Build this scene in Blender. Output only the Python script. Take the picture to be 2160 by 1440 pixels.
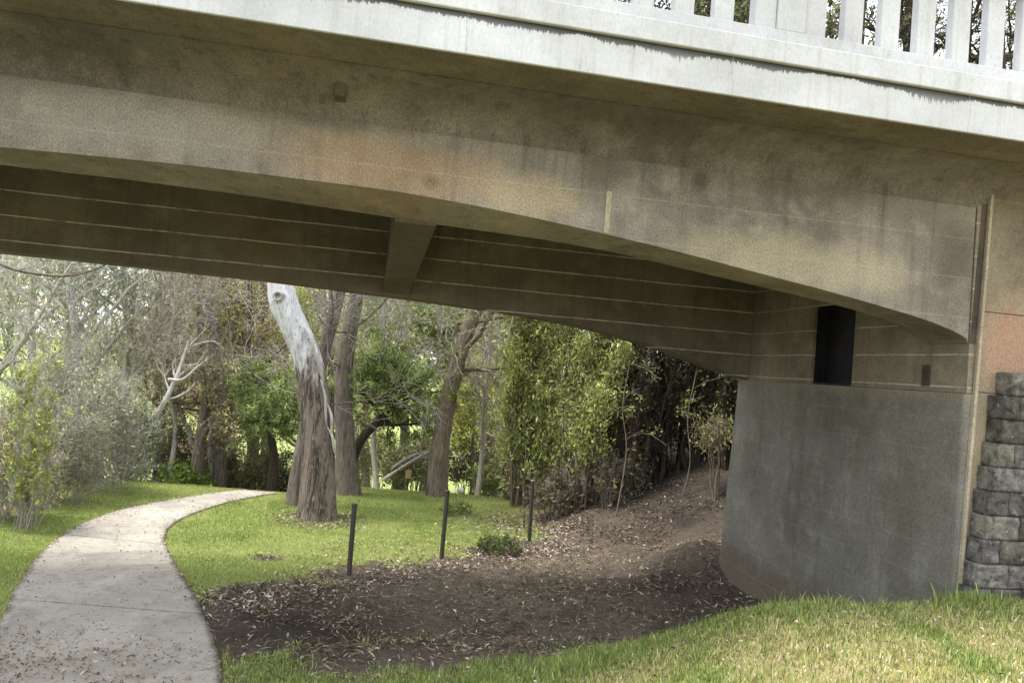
import bpy, bmesh, math, random
import numpy as np
from mathutils import Matrix, Vector

for o in list(bpy.data.objects):
    bpy.data.objects.remove(o)
scene = bpy.context.scene
rng = np.random.default_rng(7)
random.seed(7)

# ------------------------------------------------------------------ camera
EYE = np.array([0, 0, 3.0])
F_PX, PHI, PITCH = 1600.0, math.radians(4.7), math.radians(2.0)
r0 = np.array([1, 0, 0.0])
FW = np.array([0, math.cos(PITCH), math.sin(PITCH)])
u0 = np.array([0, -math.sin(PITCH), math.cos(PITCH)])
RT = math.cos(PHI) * r0 + math.sin(PHI) * u0
UP = -math.sin(PHI) * r0 + math.cos(PHI) * u0
cam_d = bpy.data.cameras.new("camera")
cam_d.sensor_width = 36
cam_d.lens = F_PX / 2160 * 36
cam_d.clip_end = 2000
cam_d.clip_start = 0.05
cam = bpy.data.objects.new("camera", cam_d)
scene.collection.objects.link(cam)
M = Matrix(((RT[0], UP[0], -FW[0], EYE[0]), (RT[1], UP[1], -FW[1], EYE[1]),
            (RT[2], UP[2], -FW[2], EYE[2]), (0, 0, 0, 1)))
cam.matrix_world = M
scene.camera = cam


def ray(px, py):
    return FW + (px - 1080) / F_PX * RT - (py - 720) / F_PX * UP


def at(px, py, y):
    """point seen at a photo pixel, y metres ahead"""
    r = ray(px, py)
    return EYE + r * (y / r[1])


# ------------------------------------------------------------------ light
SUN_EL, SUN_AZ = math.radians(66), math.radians(-98)   # azimuth from +Y, clockwise
w = bpy.data.worlds.new("World")
scene.world = w
w.use_nodes = True
nt = w.node_tree
nt.nodes.clear()
sky = nt.nodes.new("ShaderNodeTexSky")
sky.sky_type = 'NISHITA'
sky.sun_disc = False
sky.sun_elevation = SUN_EL
sky.sun_rotation = SUN_AZ
sky.dust_density = 3.0
sky.air_density = 1.0
mixw = nt.nodes.new("ShaderNodeMix")
mixw.data_type = 'RGBA'
mixw.inputs[0].default_value = 0.8
mixw.inputs[7].default_value = (11.0, 11.3, 11.8, 1)     # even cloud cover
bg = nt.nodes.new("ShaderNodeBackground")
bg.inputs[1].default_value = 0.14
wo = nt.nodes.new("ShaderNodeOutputWorld")
nt.links.new(sky.outputs[0], mixw.inputs[6])
nt.links.new(mixw.outputs[2], bg.inputs[0])
nt.links.new(bg.outputs[0], wo.inputs[0])

sd = bpy.data.lights.new("sun", 'SUN')
sd.energy = 2.3
sd.angle = math.radians(12)
sd.color = (1.0, 0.95, 0.86)
sun = bpy.data.objects.new("sun", sd)
scene.collection.objects.link(sun)
dirv = Vector((math.sin(SUN_AZ) * math.cos(SUN_EL), math.cos(SUN_AZ) * math.cos(SUN_EL), math.sin(SUN_EL)))
sun.rotation_euler = dirv.to_track_quat('Z', 'Y').to_euler()
sun.location = (-20, -10, 40)

vs = scene.view_settings
vs.view_transform = 'Standard'
vs.look = 'None'
vs.exposure = 1.03
vs.gamma = 1
scene.cycles.max_bounces = 8
scene.cycles.diffuse_bounces = 5
scene.cycles.use_denoising = True


# ------------------------------------------------------------------ helpers
def smooth(a, b, x):
    t = np.clip((np.asarray(x, float) - a) / (b - a), 0, 1)
    return t * t * (3 - 2 * t)


def vnoise(x, y, seed=0):
    """cheap smooth value noise in [0,1]"""
    x = np.asarray(x, float); y = np.asarray(y, float)
    xi = np.floor(x); yi = np.floor(y)
    fx = x - xi; fy = y - yi
    fx = fx * fx * (3 - 2 * fx); fy = fy * fy * (3 - 2 * fy)

    def h(a, b):
        v = np.sin(a * 127.1 + b * 311.7 + seed * 74.7) * 43758.5453
        return v - np.floor(v)
    return (h(xi, yi) * (1 - fx) + h(xi + 1, yi) * fx) * (1 - fy) + (h(xi, yi + 1) * (1 - fx) + h(xi + 1, yi + 1) * fx) * fy


def fbm(x, y, seed=0):
    return (vnoise(x, y, seed) + 0.5 * vnoise(2.1 * x, 2.1 * y, seed + 1) + 0.25 * vnoise(4.3 * x, 4.3 * y, seed + 2)) / 1.75


def link(o, parent=None):
    scene.collection.objects.link(o)
    if parent is not None:
        o.parent = parent
    return o


def tag(o, label=None, cat=None, group=None, kind=None):
    if label: o["label"] = label
    if cat: o["category"] = cat
    if group: o["group"] = group
    if kind: o["kind"] = kind
    return o


def empty(name, loc, label, cat, group=None):
    o = bpy.data.objects.new(name, None)
    o.empty_display_size = 0.3
    o.location = Vector([float(v) for v in loc])
    link(o)
    return tag(o, label, cat, group)


def mesh(name, V, Q=None, T=None, mat=None, parent=None, col=None, org=None, smoothf=False):
    """numpy arrays to ONE mesh object; org is subtracted (the parent's base)"""
    V = np.asarray(V, float)
    if org is None and parent is not None:
        p = parent; org = np.zeros(3)
        while p is not None:
            org = org + np.array(p.location); p = p.parent
    if org is not None:
        V = V - np.asarray(org)
    Q = np.zeros((0, 4), int) if Q is None else np.asarray(Q, int).reshape(-1, 4)
    T = np.zeros((0, 3), int) if T is None else np.asarray(T, int).reshape(-1, 3)
    me = bpy.data.meshes.new(name)
    nq, ntr = len(Q), len(T)
    me.vertices.add(len(V))
    me.vertices.foreach_set("co", V.astype(np.float32).ravel())
    me.loops.add(nq * 4 + ntr * 3)
    me.loops.foreach_set("vertex_index", np.concatenate([Q.ravel(), T.ravel()]).astype(np.int32))
    me.polygons.add(nq + ntr)
    st = np.concatenate([np.arange(nq) * 4, nq * 4 + np.arange(ntr) * 3]).astype(np.int32)
    me.polygons.foreach_set("loop_start", st)
    if smoothf:
        me.polygons.foreach_set("use_smooth", np.ones(nq + ntr, bool))
    if col is not None:
        col = np.asarray(col, np.float32)
        if col.shape[1] == 3:
            col = np.concatenate([col, np.ones((len(col), 1), np.float32)], 1)
        ca = me.color_attributes.new("col", 'FLOAT_COLOR', 'POINT')
        ca.data.foreach_set("color", col.ravel())
    me.update(calc_edges=True)
    me.validate()
    o = bpy.data.objects.new(name, me)
    if mat is not None:
        me.materials.append(mat)
    return link(o, parent)


def tubes(paths, radii, k=5, flat=None):
    """paths (B,P,3), radii (B,P) -> verts, quads, caps as a fan-free ring end"""
    paths = np.asarray(paths, float); radii = np.asarray(radii, float)
    B, P, _ = paths.shape
    tan = np.gradient(paths, axis=1)
    tan /= np.linalg.norm(tan, axis=2, keepdims=True) + 1e-9
    mt = tan.mean(1)
    ref = np.where(np.abs(mt[:, 2:3]) > 0.75, np.array([[1.0, 0, 0]]), np.array([[0, 0, 1.0]]))
    ref = np.repeat(ref[:, None], P, 1)
    n1 = np.cross(tan, ref); n1 /= np.linalg.norm(n1, axis=2, keepdims=True) + 1e-9
    n2 = np.cross(tan, n1)
    a = np.arange(k) / k * 2 * np.pi
    V = paths[:, :, None] + radii[:, :, None, None] * (np.cos(a)[None, None, :, None] * n1[:, :, None] + np.sin(a)[None, None, :, None] * n2[:, :, None])
    idx = np.arange(B * P * k).reshape(B, P, k)
    i0 = idx[:, :-1]; i1 = idx[:, 1:]
    Q = np.stack([i0, np.roll(i0, -1, 2), np.roll(i1, -1, 2), i1], -1).reshape(-1, 4)
    return V.reshape(-1, 3), Q


def merge(parts):
    Vs, Qs, n = [], [], 0
    for V, Q in parts:
        Vs.append(V); Qs.append(Q + n); n += len(V)
    return np.concatenate(Vs), np.concatenate(Qs)


def unit(v):
    return v / (np.linalg.norm(v, axis=-1, keepdims=True) + 1e-9)


def spline(pts, n):
    """Catmull-Rom through pts"""
    p = np.asarray(pts, float)
    p = np.vstack([2 * p[0] - p[1], p, 2 * p[-1] - p[-2]])
    m = len(p) - 3
    out = []
    for t in np.linspace(0, m - 1e-6, n):
        i = int(t); f = t - i
        a, b, c, d = p[i:i + 4]
        out.append(0.5 * (2 * b + (c - a) * f + (2 * a - 5 * b + 4 * c - d) * f * f + (3 * b - a - 3 * c + d) * f ** 3))
    return np.array(out)


def spawn(paths, radii, n, t0, t1, ang, length, rr, P=6, curl=0.15, up=0.0, lv=0.35, rmin=0.0055):
    """children limbs along each parent"""
    B, PP, _ = paths.shape
    par = np.repeat(np.arange(B), n)
    N = len(par)
    t = rng.uniform(t0, t1, N) * (PP - 1.001)
    i = t.astype(int); f = (t - i)[:, None]
    pos = paths[par, i] * (1 - f) + paths[par, i + 1] * f
    tan = unit(paths[par, i + 1] - paths[par, i])
    rad = radii[par, i] * (1 - f[:, 0]) + radii[par, i + 1] * f[:, 0]
    perp = unit(np.cross(tan, rng.normal(size=(N, 3))))
    an = np.radians(rng.normal(ang, ang * 0.25, N))[:, None]
    d = np.cos(an) * tan + np.sin(an) * perp
    L = length * (1 + lv * rng.normal(size=N)).clip(0.3, 2)
    step = (L / (P - 1))[:, None]
    out = np.zeros((N, P, 3)); out[:, 0] = pos
    for k in range(1, P):
        d = unit(d + curl * rng.normal(size=(N, 3)) + np.array([0, 0, up]))
        out[:, k] = out[:, k - 1] + d * step
    rb = np.maximum(rad * rr, rmin)
    rds = rb[:, None] * np.linspace(1, 0.35, P)[None]
    return out, np.maximum(rds, rmin * 0.7)


def leaves(c, size, asp=0.45, droop=0.0, var=0.5, nrm_up=0.0):
    """rhombic leaf faces at centres c"""
    N = len(c)
    a = unit(rng.normal(size=(N, 3)) + np.array([0, 0, -droop]))
    b = np.cross(a, rng.normal(size=(N, 3)) + np.array([0, 0, nrm_up]))
    b = unit(b)
    L = (size * (1 + var * rng.normal(size=N)).clip(0.4, 2))[:, None]
    bend = np.cross(a, b) * L * 0.12
    V = np.stack([c - a * L / 2, c + b * L * asp / 2 + bend, c + a * L / 2, c - b * L * asp / 2 + bend], 1).reshape(-1, 3)
    return V, np.arange(N * 4).reshape(N, 4)


def leafcols(N, cols, var=0.25):
    cols = np.asarray(cols, float)
    k = rng.integers(0, len(cols), N)
    c = cols[k] * (1 + var * rng.normal(size=(N, 1))).clip(0.3, 2)
    return np.repeat(c, 4, 0)


# ------------------------------------------------------------------ materials
class NT:
    def __init__(s, name):
        s.m = bpy.data.materials.new(name); s.m.use_nodes = True
        s.t = s.m.node_tree; s.t.nodes.clear()
        s.out = s.n("ShaderNodeOutputMaterial")

    def n(s, kind, **kw):
        nd = s.t.nodes.new(kind)
        for k, v in kw.items():
            setattr(nd, k, v)
        return nd

    def l(s, a, b): s.t.links.new(a, b)

    def coord(s, scale=(1, 1, 1), rot=(0, 0, 0)):
        tc = s.n("ShaderNodeTexCoord"); mp = s.n("ShaderNodeMapping")
        mp.inputs["Scale"].default_value = scale
        mp.inputs["Rotation"].default_value = rot
        s.l(tc.outputs["Object"], mp.inputs[0]); return mp.outputs[0]

    def noise(s, vec, scale, detail=4, rough=0.55, dist=0.0):
        nd = s.n("ShaderNodeTexNoise")
        nd.inputs["Scale"].default_value = scale; nd.inputs["Detail"].default_value = detail
        nd.inputs["Roughness"].default_value = rough; nd.inputs["Distortion"].default_value = dist
        s.l(vec, nd.inputs["Vector"]); return nd.outputs[0]

    def ramp(s, v, stops):
        r = s.n("ShaderNodeValToRGB"); e = r.color_ramp.elements
        while len(e) < len(stops): e.new(0.5)
        for el, (p, c) in zip(e, stops):
            el.position = p
            el.color = (c, c, c, 1) if not hasattr(c, '__len__') else (*c, 1)
        s.l(v, r.inputs[0]); return r.outputs[0]

    def mix(s, f, a, b, mode='MIX'):
        m = s.n("ShaderNodeMix", data_type='RGBA', blend_type=mode)
        for sock, v in ((m.inputs[0], f), (m.inputs[6], a), (m.inputs[7], b)):
            if isinstance(v, (int, float)): sock.default_value = v if sock.type == 'VALUE' else (v, v, v, 1)
            elif isinstance(v, tuple): sock.default_value = (*v, 1)
            else: s.l(v, sock)
        return m.outputs[2]

    def math(s, op, a, b=0.0, c=0.0):
        m = s.n("ShaderNodeMath", operation=op)
        for i, v in enumerate((a, b, c)):
            if isinstance(v, (int, float)): m.inputs[i].default_value = v
            else: s.l(v, m.inputs[i])
        return m.outputs[0]

    def bump(s, h, strength, dist=0.01, prev=None):
        b = s.n("ShaderNodeBump")
        b.inputs["Strength"].default_value = strength; b.inputs["Distance"].default_value = dist
        s.l(h, b.inputs["Height"])
        if prev is not None: s.l(prev, b.inputs["Normal"])
        return b.outputs[0]

    def finish(s, col, rough=0.85, nrm=None, spec=0.3, transl=0.0):
        p = s.n("ShaderNodeBsdfPrincipled")
        if isinstance(col, tuple): p.inputs["Base Color"].default_value = (*col, 1)
        else: s.l(col, p.inputs["Base Color"])
        if isinstance(rough, (int, float)): p.inputs["Roughness"].default_value = rough
        else: s.l(rough, p.inputs["Roughness"])
        p.inputs["Specular IOR Level"].default_value = spec
        if nrm is not None: s.l(nrm, p.inputs["Normal"])
        if transl > 0:
            tr = s.n("ShaderNodeBsdfTranslucent"); mx = s.n("ShaderNodeMixShader")
            mx.inputs[0].default_value = transl
            if isinstance(col, tuple): tr.inputs[0].default_value = (*col, 1)
            else: s.l(col, tr.inputs[0])
            s.l(p.outputs[0], mx.inputs[1]); s.l(tr.outputs[0], mx.inputs[2])
            s.l(mx.outputs[0], s.out.inputs[0])
        else:
            s.l(p.outputs[0], s.out.inputs[0])
        return s.m


ANG = math.radians(10.4)
U = np.array([math.cos(ANG), math.sin(ANG), 0]); N_ = np.array([-math.sin(ANG), math.cos(ANG), 0])


def concrete(name, base, dark, light, top=None, rust=0.0, spots=(), rustcol=(0.30, 0.15, 0.06), lines=0.0, streak=0.5, grain=0.35, green=0.0, rustthr=0.56, pitch=0.30):
    s = NT(name)
    # bridge frame: x along the bridge, y across, z up
    v = s.coord(rot=(0, 0, -ANG))
    big = s.noise(v, 0.8, 5, 0.6, 0.4)
    c = s.mix(s.ramp(big, [(0.32, 0.0), (0.68, 1.0)]), dark, base)
    mid = s.noise(v, 3.2, 5, 0.65)
    c = s.mix(s.math('MULTIPLY', s.ramp(mid, [(0.5, 0.0), (0.75, 1.0)]), 0.55), c, light)
    vs_ = s.coord((5.0, 5.0, 0.35), rot=(0, 0, -ANG))
    st = s.noise(vs_, 1.6, 5, 0.7)
    c = s.mix(s.math('MULTIPLY', s.ramp(st, [(0.50, 0.0), (0.72, 1.0)]), streak), c, tuple(x * 0.45 for x in dark))
    if rust > 0:
        rn = s.noise(v, 0.55, 3, 0.5, 0.3)
        c = s.mix(s.math('MULTIPLY', s.ramp(rn, [(rustthr, 0.0), (rustthr + 0.16, 1.0)]), rust), c, rustcol)
    for (sx_, sz_, rx, rz, amt, cc) in spots:          # soft patch placed on the wall: stains, also painted light and shade
        sv = s.n("ShaderNodeSeparateXYZ"); s.l(v, sv.inputs[0])
        dx = s.math('DIVIDE', s.math('SUBTRACT', sv.outputs[0], sx_), rx)
        dz = s.math('DIVIDE', s.math('SUBTRACT', sv.outputs[2], sz_), rz)
        rr_ = s.math('SQRT', s.math('ADD', s.math('MULTIPLY', dx, dx), s.math('MULTIPLY', dz, dz)))
        rr_ = s.math('ADD', rr_, s.math('MULTIPLY_ADD', s.noise(v, 2.6, 6, 0.7), 1.5, -0.75))
        c = s.mix(s.math('MULTIPLY', s.ramp(rr_, [(0.35, 1.0), (1.0, 0.0)]), amt), c, cc)
    if top is not None:                                 # sealed coat ends in a soft ragged line below bare concrete
        tv = s.n("ShaderNodeSeparateXYZ"); s.l(v, tv.inputs[0])
        hz = s.math('ADD', tv.outputs[2], s.math('MULTIPLY_ADD', s.noise(v, 1.3, 4, 0.6), 0.30, -0.15))
        c = s.mix(s.ramp(s.math('MULTIPLY_ADD', hz, 4.0, -11.85), [(0.0, 0.0), (0.6, 0.85)]), c, top)
    if green > 0:
        gn = s.noise(v, 1.7, 4, 0.6)
        c = s.mix(s.math('MULTIPLY', s.ramp(gn, [(0.5, 0.0), (0.7, 1.0)]), green), c, (0.10, 0.11, 0.06))
    # fine cement grain and pores
    vg = s.coord((1, 1, 0.6), rot=(0, 0, -ANG))
    g = s.noise(vg, 85, 4, 0.85)
    c = s.mix(grain, c, s.mix(1.0, c, s.ramp(g, [(0.30, 0.25), (0.5, 1.0), (0.70, 1.9)]), 'MULTIPLY'))
    if lines > 0:                                  # window-glass heater lines, drawn as pale lines on the concrete
        sx = s.n("ShaderNodeSeparateXYZ"); s.l(v, sx.inputs[0])
        wob = s.math('MULTIPLY', s.noise(s.coord((0.6, 0.6, 0.2)), 2.0, 2), 0.02)
        zz = s.math('ADD', s.math('ADD', sx.outputs[2], wob), s.math('MULTIPLY', sx.outputs[0], -0.004))
        fr = s.math('FRACT', s.math('DIVIDE', zz, pitch))
        dd = s.math('ABSOLUTE', s.math('SUBTRACT', fr, 0.5))
        ln = s.math('LESS_THAN', dd, 0.007 / pitch)
        brk = s.ramp(s.noise(s.coord((2.2, 2.2, 1.0)), 2.0, 6, 0.8), [(0.36, 0.15), (0.54, 1.0)])
        c = s.mix(s.math('MULTIPLY', s.math('MULTIPLY', ln, brk), lines), c, (0.62, 0.60, 0.52))
    n1 = s.bump(g, 0.25, 0.004)
    n2 = s.bump(mid, 0.3, 0.02, n1)
    return s.finish(c, 0.9, n2, 0.2)


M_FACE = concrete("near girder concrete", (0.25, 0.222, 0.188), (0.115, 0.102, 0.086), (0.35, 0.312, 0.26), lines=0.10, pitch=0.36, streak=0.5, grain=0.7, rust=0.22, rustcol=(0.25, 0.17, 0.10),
                  spots=((0.0, 4.48, 1.1, 0.36, 0.5, (0.33, 0.215, 0.11)), (1.1, 4.40, 0.5, 0.28, 0.6, (0.41, 0.33, 0.215)), (-1.9, 4.6, 1.3, 0.3, 0.5, (0.30, 0.285, 0.25)),  # last patch: light on the girder's left part painted as paler grey
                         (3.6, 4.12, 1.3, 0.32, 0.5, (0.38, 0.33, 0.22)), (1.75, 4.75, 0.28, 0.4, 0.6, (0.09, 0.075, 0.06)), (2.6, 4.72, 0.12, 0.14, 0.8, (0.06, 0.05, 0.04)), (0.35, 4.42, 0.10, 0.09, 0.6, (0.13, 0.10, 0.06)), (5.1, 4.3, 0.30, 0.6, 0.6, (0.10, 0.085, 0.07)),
                         (-0.5, 4.86, 1.6, 0.16, 0.6, (0.10, 0.08, 0.06)), (3.4, 4.8, 1.2, 0.2, 0.65, (0.10, 0.088, 0.07)), (-2.6, 4.92, 1.1, 0.16, 0.5, (0.11, 0.095, 0.08))))  # dark patches paint the overhang's shade along the girder top
M_COVE_SHADE = concrete("shade-darkened cove concrete", (0.165, 0.145, 0.121), (0.085, 0.074, 0.062), (0.235, 0.208, 0.172), streak=0.6, grain=0.7, rust=0.25, rustcol=(0.17, 0.115, 0.075))  # shade under the overhang put into the colour, darker than the girder
M_HEAD = concrete("pier head concrete", (0.25, 0.215, 0.165), (0.14, 0.12, 0.092), (0.33, 0.29, 0.225), lines=0.5, pitch=0.30, streak=0.35, grain=0.6, rust=0.3, rustcol=(0.21, 0.135, 0.08))
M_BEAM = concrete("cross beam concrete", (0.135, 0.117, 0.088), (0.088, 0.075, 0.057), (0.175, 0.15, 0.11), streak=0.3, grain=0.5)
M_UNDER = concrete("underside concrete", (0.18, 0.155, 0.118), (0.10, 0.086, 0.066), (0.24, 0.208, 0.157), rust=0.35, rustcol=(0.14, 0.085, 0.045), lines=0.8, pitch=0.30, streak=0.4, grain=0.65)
M_PIER = concrete("grey sealed concrete", (0.205, 0.196, 0.170), (0.125, 0.118, 0.10), (0.27, 0.262, 0.235), top=(0.23, 0.20, 0.155), rust=0.4, rustcol=(0.15, 0.115, 0.085), lines=0.06, streak=0.3, grain=0.6, green=0.25,
                   spots=((5.3, 0.35, 0.9, 0.55, 0.75, (0.10, 0.078, 0.055)),))
M_ABUT = concrete("abutment concrete", (0.27, 0.23, 0.165), (0.17, 0.145, 0.10), (0.35, 0.29, 0.21), streak=0.4, grain=0.5,
                   spots=((5.75, 3.5, 0.45, 0.55, 0.65, (0.36, 0.21, 0.14)), (5.6, 2.6, 0.4, 0.9, 0.5, (0.38, 0.30, 0.20)), (6.1, 4.65, 0.9, 0.6, 0.75, (0.11, 0.095, 0.075))))
M_STRIP = concrete("pale joint concrete", (0.42, 0.37, 0.28), (0.25, 0.21, 0.15), (0.52, 0.47, 0.37), streak=0.6, grain=0.6)
M_SEAM = concrete("lime seam concrete", (0.36, 0.32, 0.23), (0.26, 0.23, 0.17), (0.42, 0.38, 0.28), grain=0.6)
M_DARKJ = concrete("joint filler", (0.12, 0.10, 0.075), (0.03, 0.026, 0.022), (0.17, 0.14, 0.10))
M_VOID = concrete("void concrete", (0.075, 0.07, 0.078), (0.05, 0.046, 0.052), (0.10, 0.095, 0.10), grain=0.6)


def white_concrete(name, dirtband):
    s = NT(name)
    v = s.coord(rot=(0, 0, -ANG))
    big = s.noise(v, 1.3, 5, 0.6)
    c = s.mix(s.ramp(big, [(0.3, 0.0), (0.7, 1.0)]), (0.36, 0.362, 0.365), (0.53, 0.54, 0.555))
    st = s.noise(s.coord((7, 7, 0.5), rot=(0, 0, -ANG)), 1.8, 5, 0.7)
    c = s.mix(s.math('MULTIPLY', s.ramp(st, [(0.52, 0.0), (0.75, 1.0)]), 0.55), c, (0.29, 0.285, 0.25))
    bl = s.noise(v, 2.2, 4, 0.65)
    c = s.mix(s.math('MULTIPLY', s.ramp(bl, [(0.62, 0.0), (0.8, 1.0)]), 0.6), c, (0.29, 0.275, 0.20))
    sk = s.noise(s.coord((2, 2, 1.2), rot=(0, 0, -ANG)), 16, 6, 0.8)
    c = s.mix(s.math('MULTIPLY', s.ramp(sk, [(0.58, 0.0), (0.70, 1.0)]), 0.65), c, (0.17, 0.165, 0.135))
    if dirtband:                                   # black run-off growth hanging under the drip ledge
        sx = s.n("ShaderNodeSeparateXYZ"); s.l(v, sx.inputs[0])
        drip = s.noise(s.coord((1, 1, 0.05), rot=(0, 0, -ANG)), 34, 5, 0.85)
        low = s.noise(s.coord((1, 1, 0.02), rot=(0, 0, -ANG)), 1.4, 3, 0.6)
        depth = s.math('MULTIPLY', s.math('POWER', drip, 3.0), s.math('MULTIPLY', s.math('POWER', low, 2.2), 0.95))
        depth = s.math('ADD', depth, s.math('MULTIPLY', s.ramp(low, [(0.30, 0.25), (0.62, 1.0)]), 0.026))
        dz = s.math('SUBTRACT', dirtband, sx.outputs[2])
        m = s.math('LESS_THAN', dz, depth)
        fade = s.math('SUBTRACT', 1.0, s.math('DIVIDE', dz, 0.2))
        c = s.mix(s.math('MULTIPLY', m, s.math('MINIMUM', s.math('MAXIMUM', fade, 0.6), 0.97)), c, (0.014, 0.012, 0.010))
        # a few dirty weep patches and lime runs
        wp = s.noise(s.coord((1.0, 1.0, 0.25), rot=(0, 0, -ANG)), 1.9, 6, 0.75)
        c = s.mix(s.math('MULTIPLY', s.ramp(wp, [(0.64, 0.0), (0.74, 1.0)]), 0.8), c, (0.25, 0.23, 0.17))
        # hairline cracks every couple of metres
        cr = s.math('ADD', sx.outputs[0], s.math('MULTIPLY', s.noise(s.coord((1, 1, 1)), 4.0, 5, 0.7), 0.12))
        fr = s.math('ABSOLUTE', s.math('SUBTRACT', s.math('FRACT', s.math('DIVIDE', s.math('ADD', cr, 0.47), 1.93)), 0.5))
        c = s.mix(s.math('MULTIPLY', s.math('LESS_THAN', fr, 0.0016), 0.6), c, (0.25, 0.24, 0.22))
    g = s.noise(s.coord((1, 1, 0.45), rot=(0, 0, -ANG)), 70, 3, 0.75)
    c = s.mix(0.16, c, s.mix(1.0, c, s.ramp(g, [(0.3, 0.4), (0.5, 1.0), (0.7, 1.6)]), 'MULTIPLY'))
    return s.finish(c, 0.75, s.bump(g, 0.25, 0.004), 0.3)


M_WHITE = white_concrete("white painted concrete", 0)
M_FASCIA = white_concrete("stained white fascia", 5.345)
M_RAILLOW = white_concrete("pale grey kerb concrete", 0)


def attr_mat(name, rough=0.7, transl=0.3, spec=0.25):
    s = NT(name)
    a = s.n("ShaderNodeAttribute"); a.attribute_name = "col"
    return s.finish(a.outputs[0], rough, None, spec, transl)


M_LEAF = attr_mat("leaf", 0.6, 0.35, 0.3)
M_GRASS = attr_mat("grass blade", 0.65, 0.35, 0.25)
M_LITTER = attr_mat("dry leaf", 0.8, 0.1, 0.2)


def bark(name, a, b, c3, vs=(6, 6, 1.2), white=None):
    s = NT(name)
    v = s.coord(vs)
    n1 = s.noise(v, 2.2, 6, 0.68, 0.5)
    col = s.mix(s.ramp(n1, [(0.35, 0.0), (0.62, 1.0)]), a, b)
    n2 = s.noise(v, 6.5, 5, 0.7)
    col = s.mix(s.math('MULTIPLY', s.ramp(n2, [(0.55, 0.0), (0.7, 1.0)]), 0.8), col, c3)
    nb = s.bump(n1, 0.9, 0.04)
    nb = s.bump(n2, 0.6, 0.015, nb)
    return s.finish(col, 0.9, nb, 0.15)


M_BARK_GREY = bark("grey furrowed bark", (0.10, 0.085, 0.07), (0.24, 0.205, 0.175), (0.055, 0.045, 0.036), (9, 9, 1.6))
M_BARK_DARK = bark("dark bark", (0.035, 0.028, 0.022), (0.09, 0.072, 0.055), (0.02, 0.016, 0.013), (9, 9, 1.6))
M_BARK_BROWN = bark("brown vine bark", (0.10, 0.078, 0.058), (0.27, 0.22, 0.17), (0.045, 0.032, 0.022), (8, 8, 1.4))
M_BARK_PALE = bark("pale dead wood", (0.36, 0.34, 0.31), (0.58, 0.56, 0.53), (0.22, 0.20, 0.18), (8, 8, 2.0))
M_TWIG = bark("grey twig", (0.30, 0.27, 0.24), (0.48, 0.44, 0.40), (0.18, 0.16, 0.14))
M_TWIG_BROWN = bark("brown twig", (0.17, 0.13, 0.10), (0.31, 0.25, 0.20), (0.09, 0.07, 0.055))


def gum_bark():
    s = NT("gum bark")
    v = s.coord((7, 7, 1.1))
    n1 = s.noise(v, 2.0, 7, 0.7, 0.6)
    n2 = s.noise(v, 6.0, 6, 0.72)
    n3 = s.noise(s.coord((3.2, 3.2, 0.8)), 1.9, 5, 0.65)
    rough_c = s.mix(s.ramp(n1, [(0.36, 0.0), (0.60, 1.0)]), (0.04, 0.031, 0.025), (0.165, 0.132, 0.11))
    rough_c = s.mix(s.math('MULTIPLY', s.ramp(n2, [(0.50, 0.0), (0.64, 1.0)]), 0.85), rough_c, (0.42, 0.37, 0.33))
    rough_c = s.mix(s.math('MULTIPLY', s.ramp(s.noise(v, 4.0, 4, 0.6), [(0.56, 0.0), (0.66, 1.0)]), 0.8), rough_c, (0.028, 0.02, 0.015))
    pb = s.noise(s.coord((5, 5, 0.7)), 1.3, 6, 0.7, 0.8)
    rough_c = s.mix(s.math('MULTIPLY', s.ramp(pb, [(0.50, 0.0), (0.58, 1.0)]), 0.7), rough_c, (0.27, 0.225, 0.19))
    rough_c = s.mix(s.math('MULTIPLY', s.ramp(pb, [(0.38, 1.0), (0.46, 0.0)]), 0.75), rough_c, (0.04, 0.03, 0.024))
    white_c = s.mix(s.ramp(s.noise(s.coord((4, 4, 1.0)), 1.6, 5, 0.6), [(0.35, 0.0), (0.65, 1.0)]), (0.50, 0.51, 0.52), (0.72, 0.73, 0.74))
    white_c = s.mix(s.math('MULTIPLY', s.ramp(n2, [(0.54, 0.0), (0.62, 1.0)]), 0.8), white_c, (0.17, 0.16, 0.16))
    sx = s.n("ShaderNodeSeparateXYZ"); s.l(s.coord(), sx.inputs[0])
    # the rough bark sheds in a ragged edge high on the trunk, higher on the right side
    h = s.math('ADD', sx.outputs[2], s.math('MULTIPLY_ADD', n3, 2.0, -1.0))
    h = s.math('ADD', h, s.math('MULTIPLY_ADD', n1, 2.4, -1.2))
    h = s.math('SUBTRACT', h, s.math('MULTIPLY', sx.outputs[0], 0.15))
    m = s.ramp(s.math('MULTIPLY_ADD', h, 1.0, -2.65), [(0.0, 0.0), (0.3, 0.6), (0.6, 1.0)])
    col = s.mix(m, rough_c, white_c)
    bb = s.math('MULTIPLY', n1, s.math('SUBTRACT', 1.0, s.math('MULTIPLY', m, 0.8)))
    nb = s.bump(bb, 1.0, 0.06)
    nb = s.bump(n2, 0.5, 0.015, nb)
    return s.finish(col, 0.85, nb, 0.2)


M_GUM = gum_bark()


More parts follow.
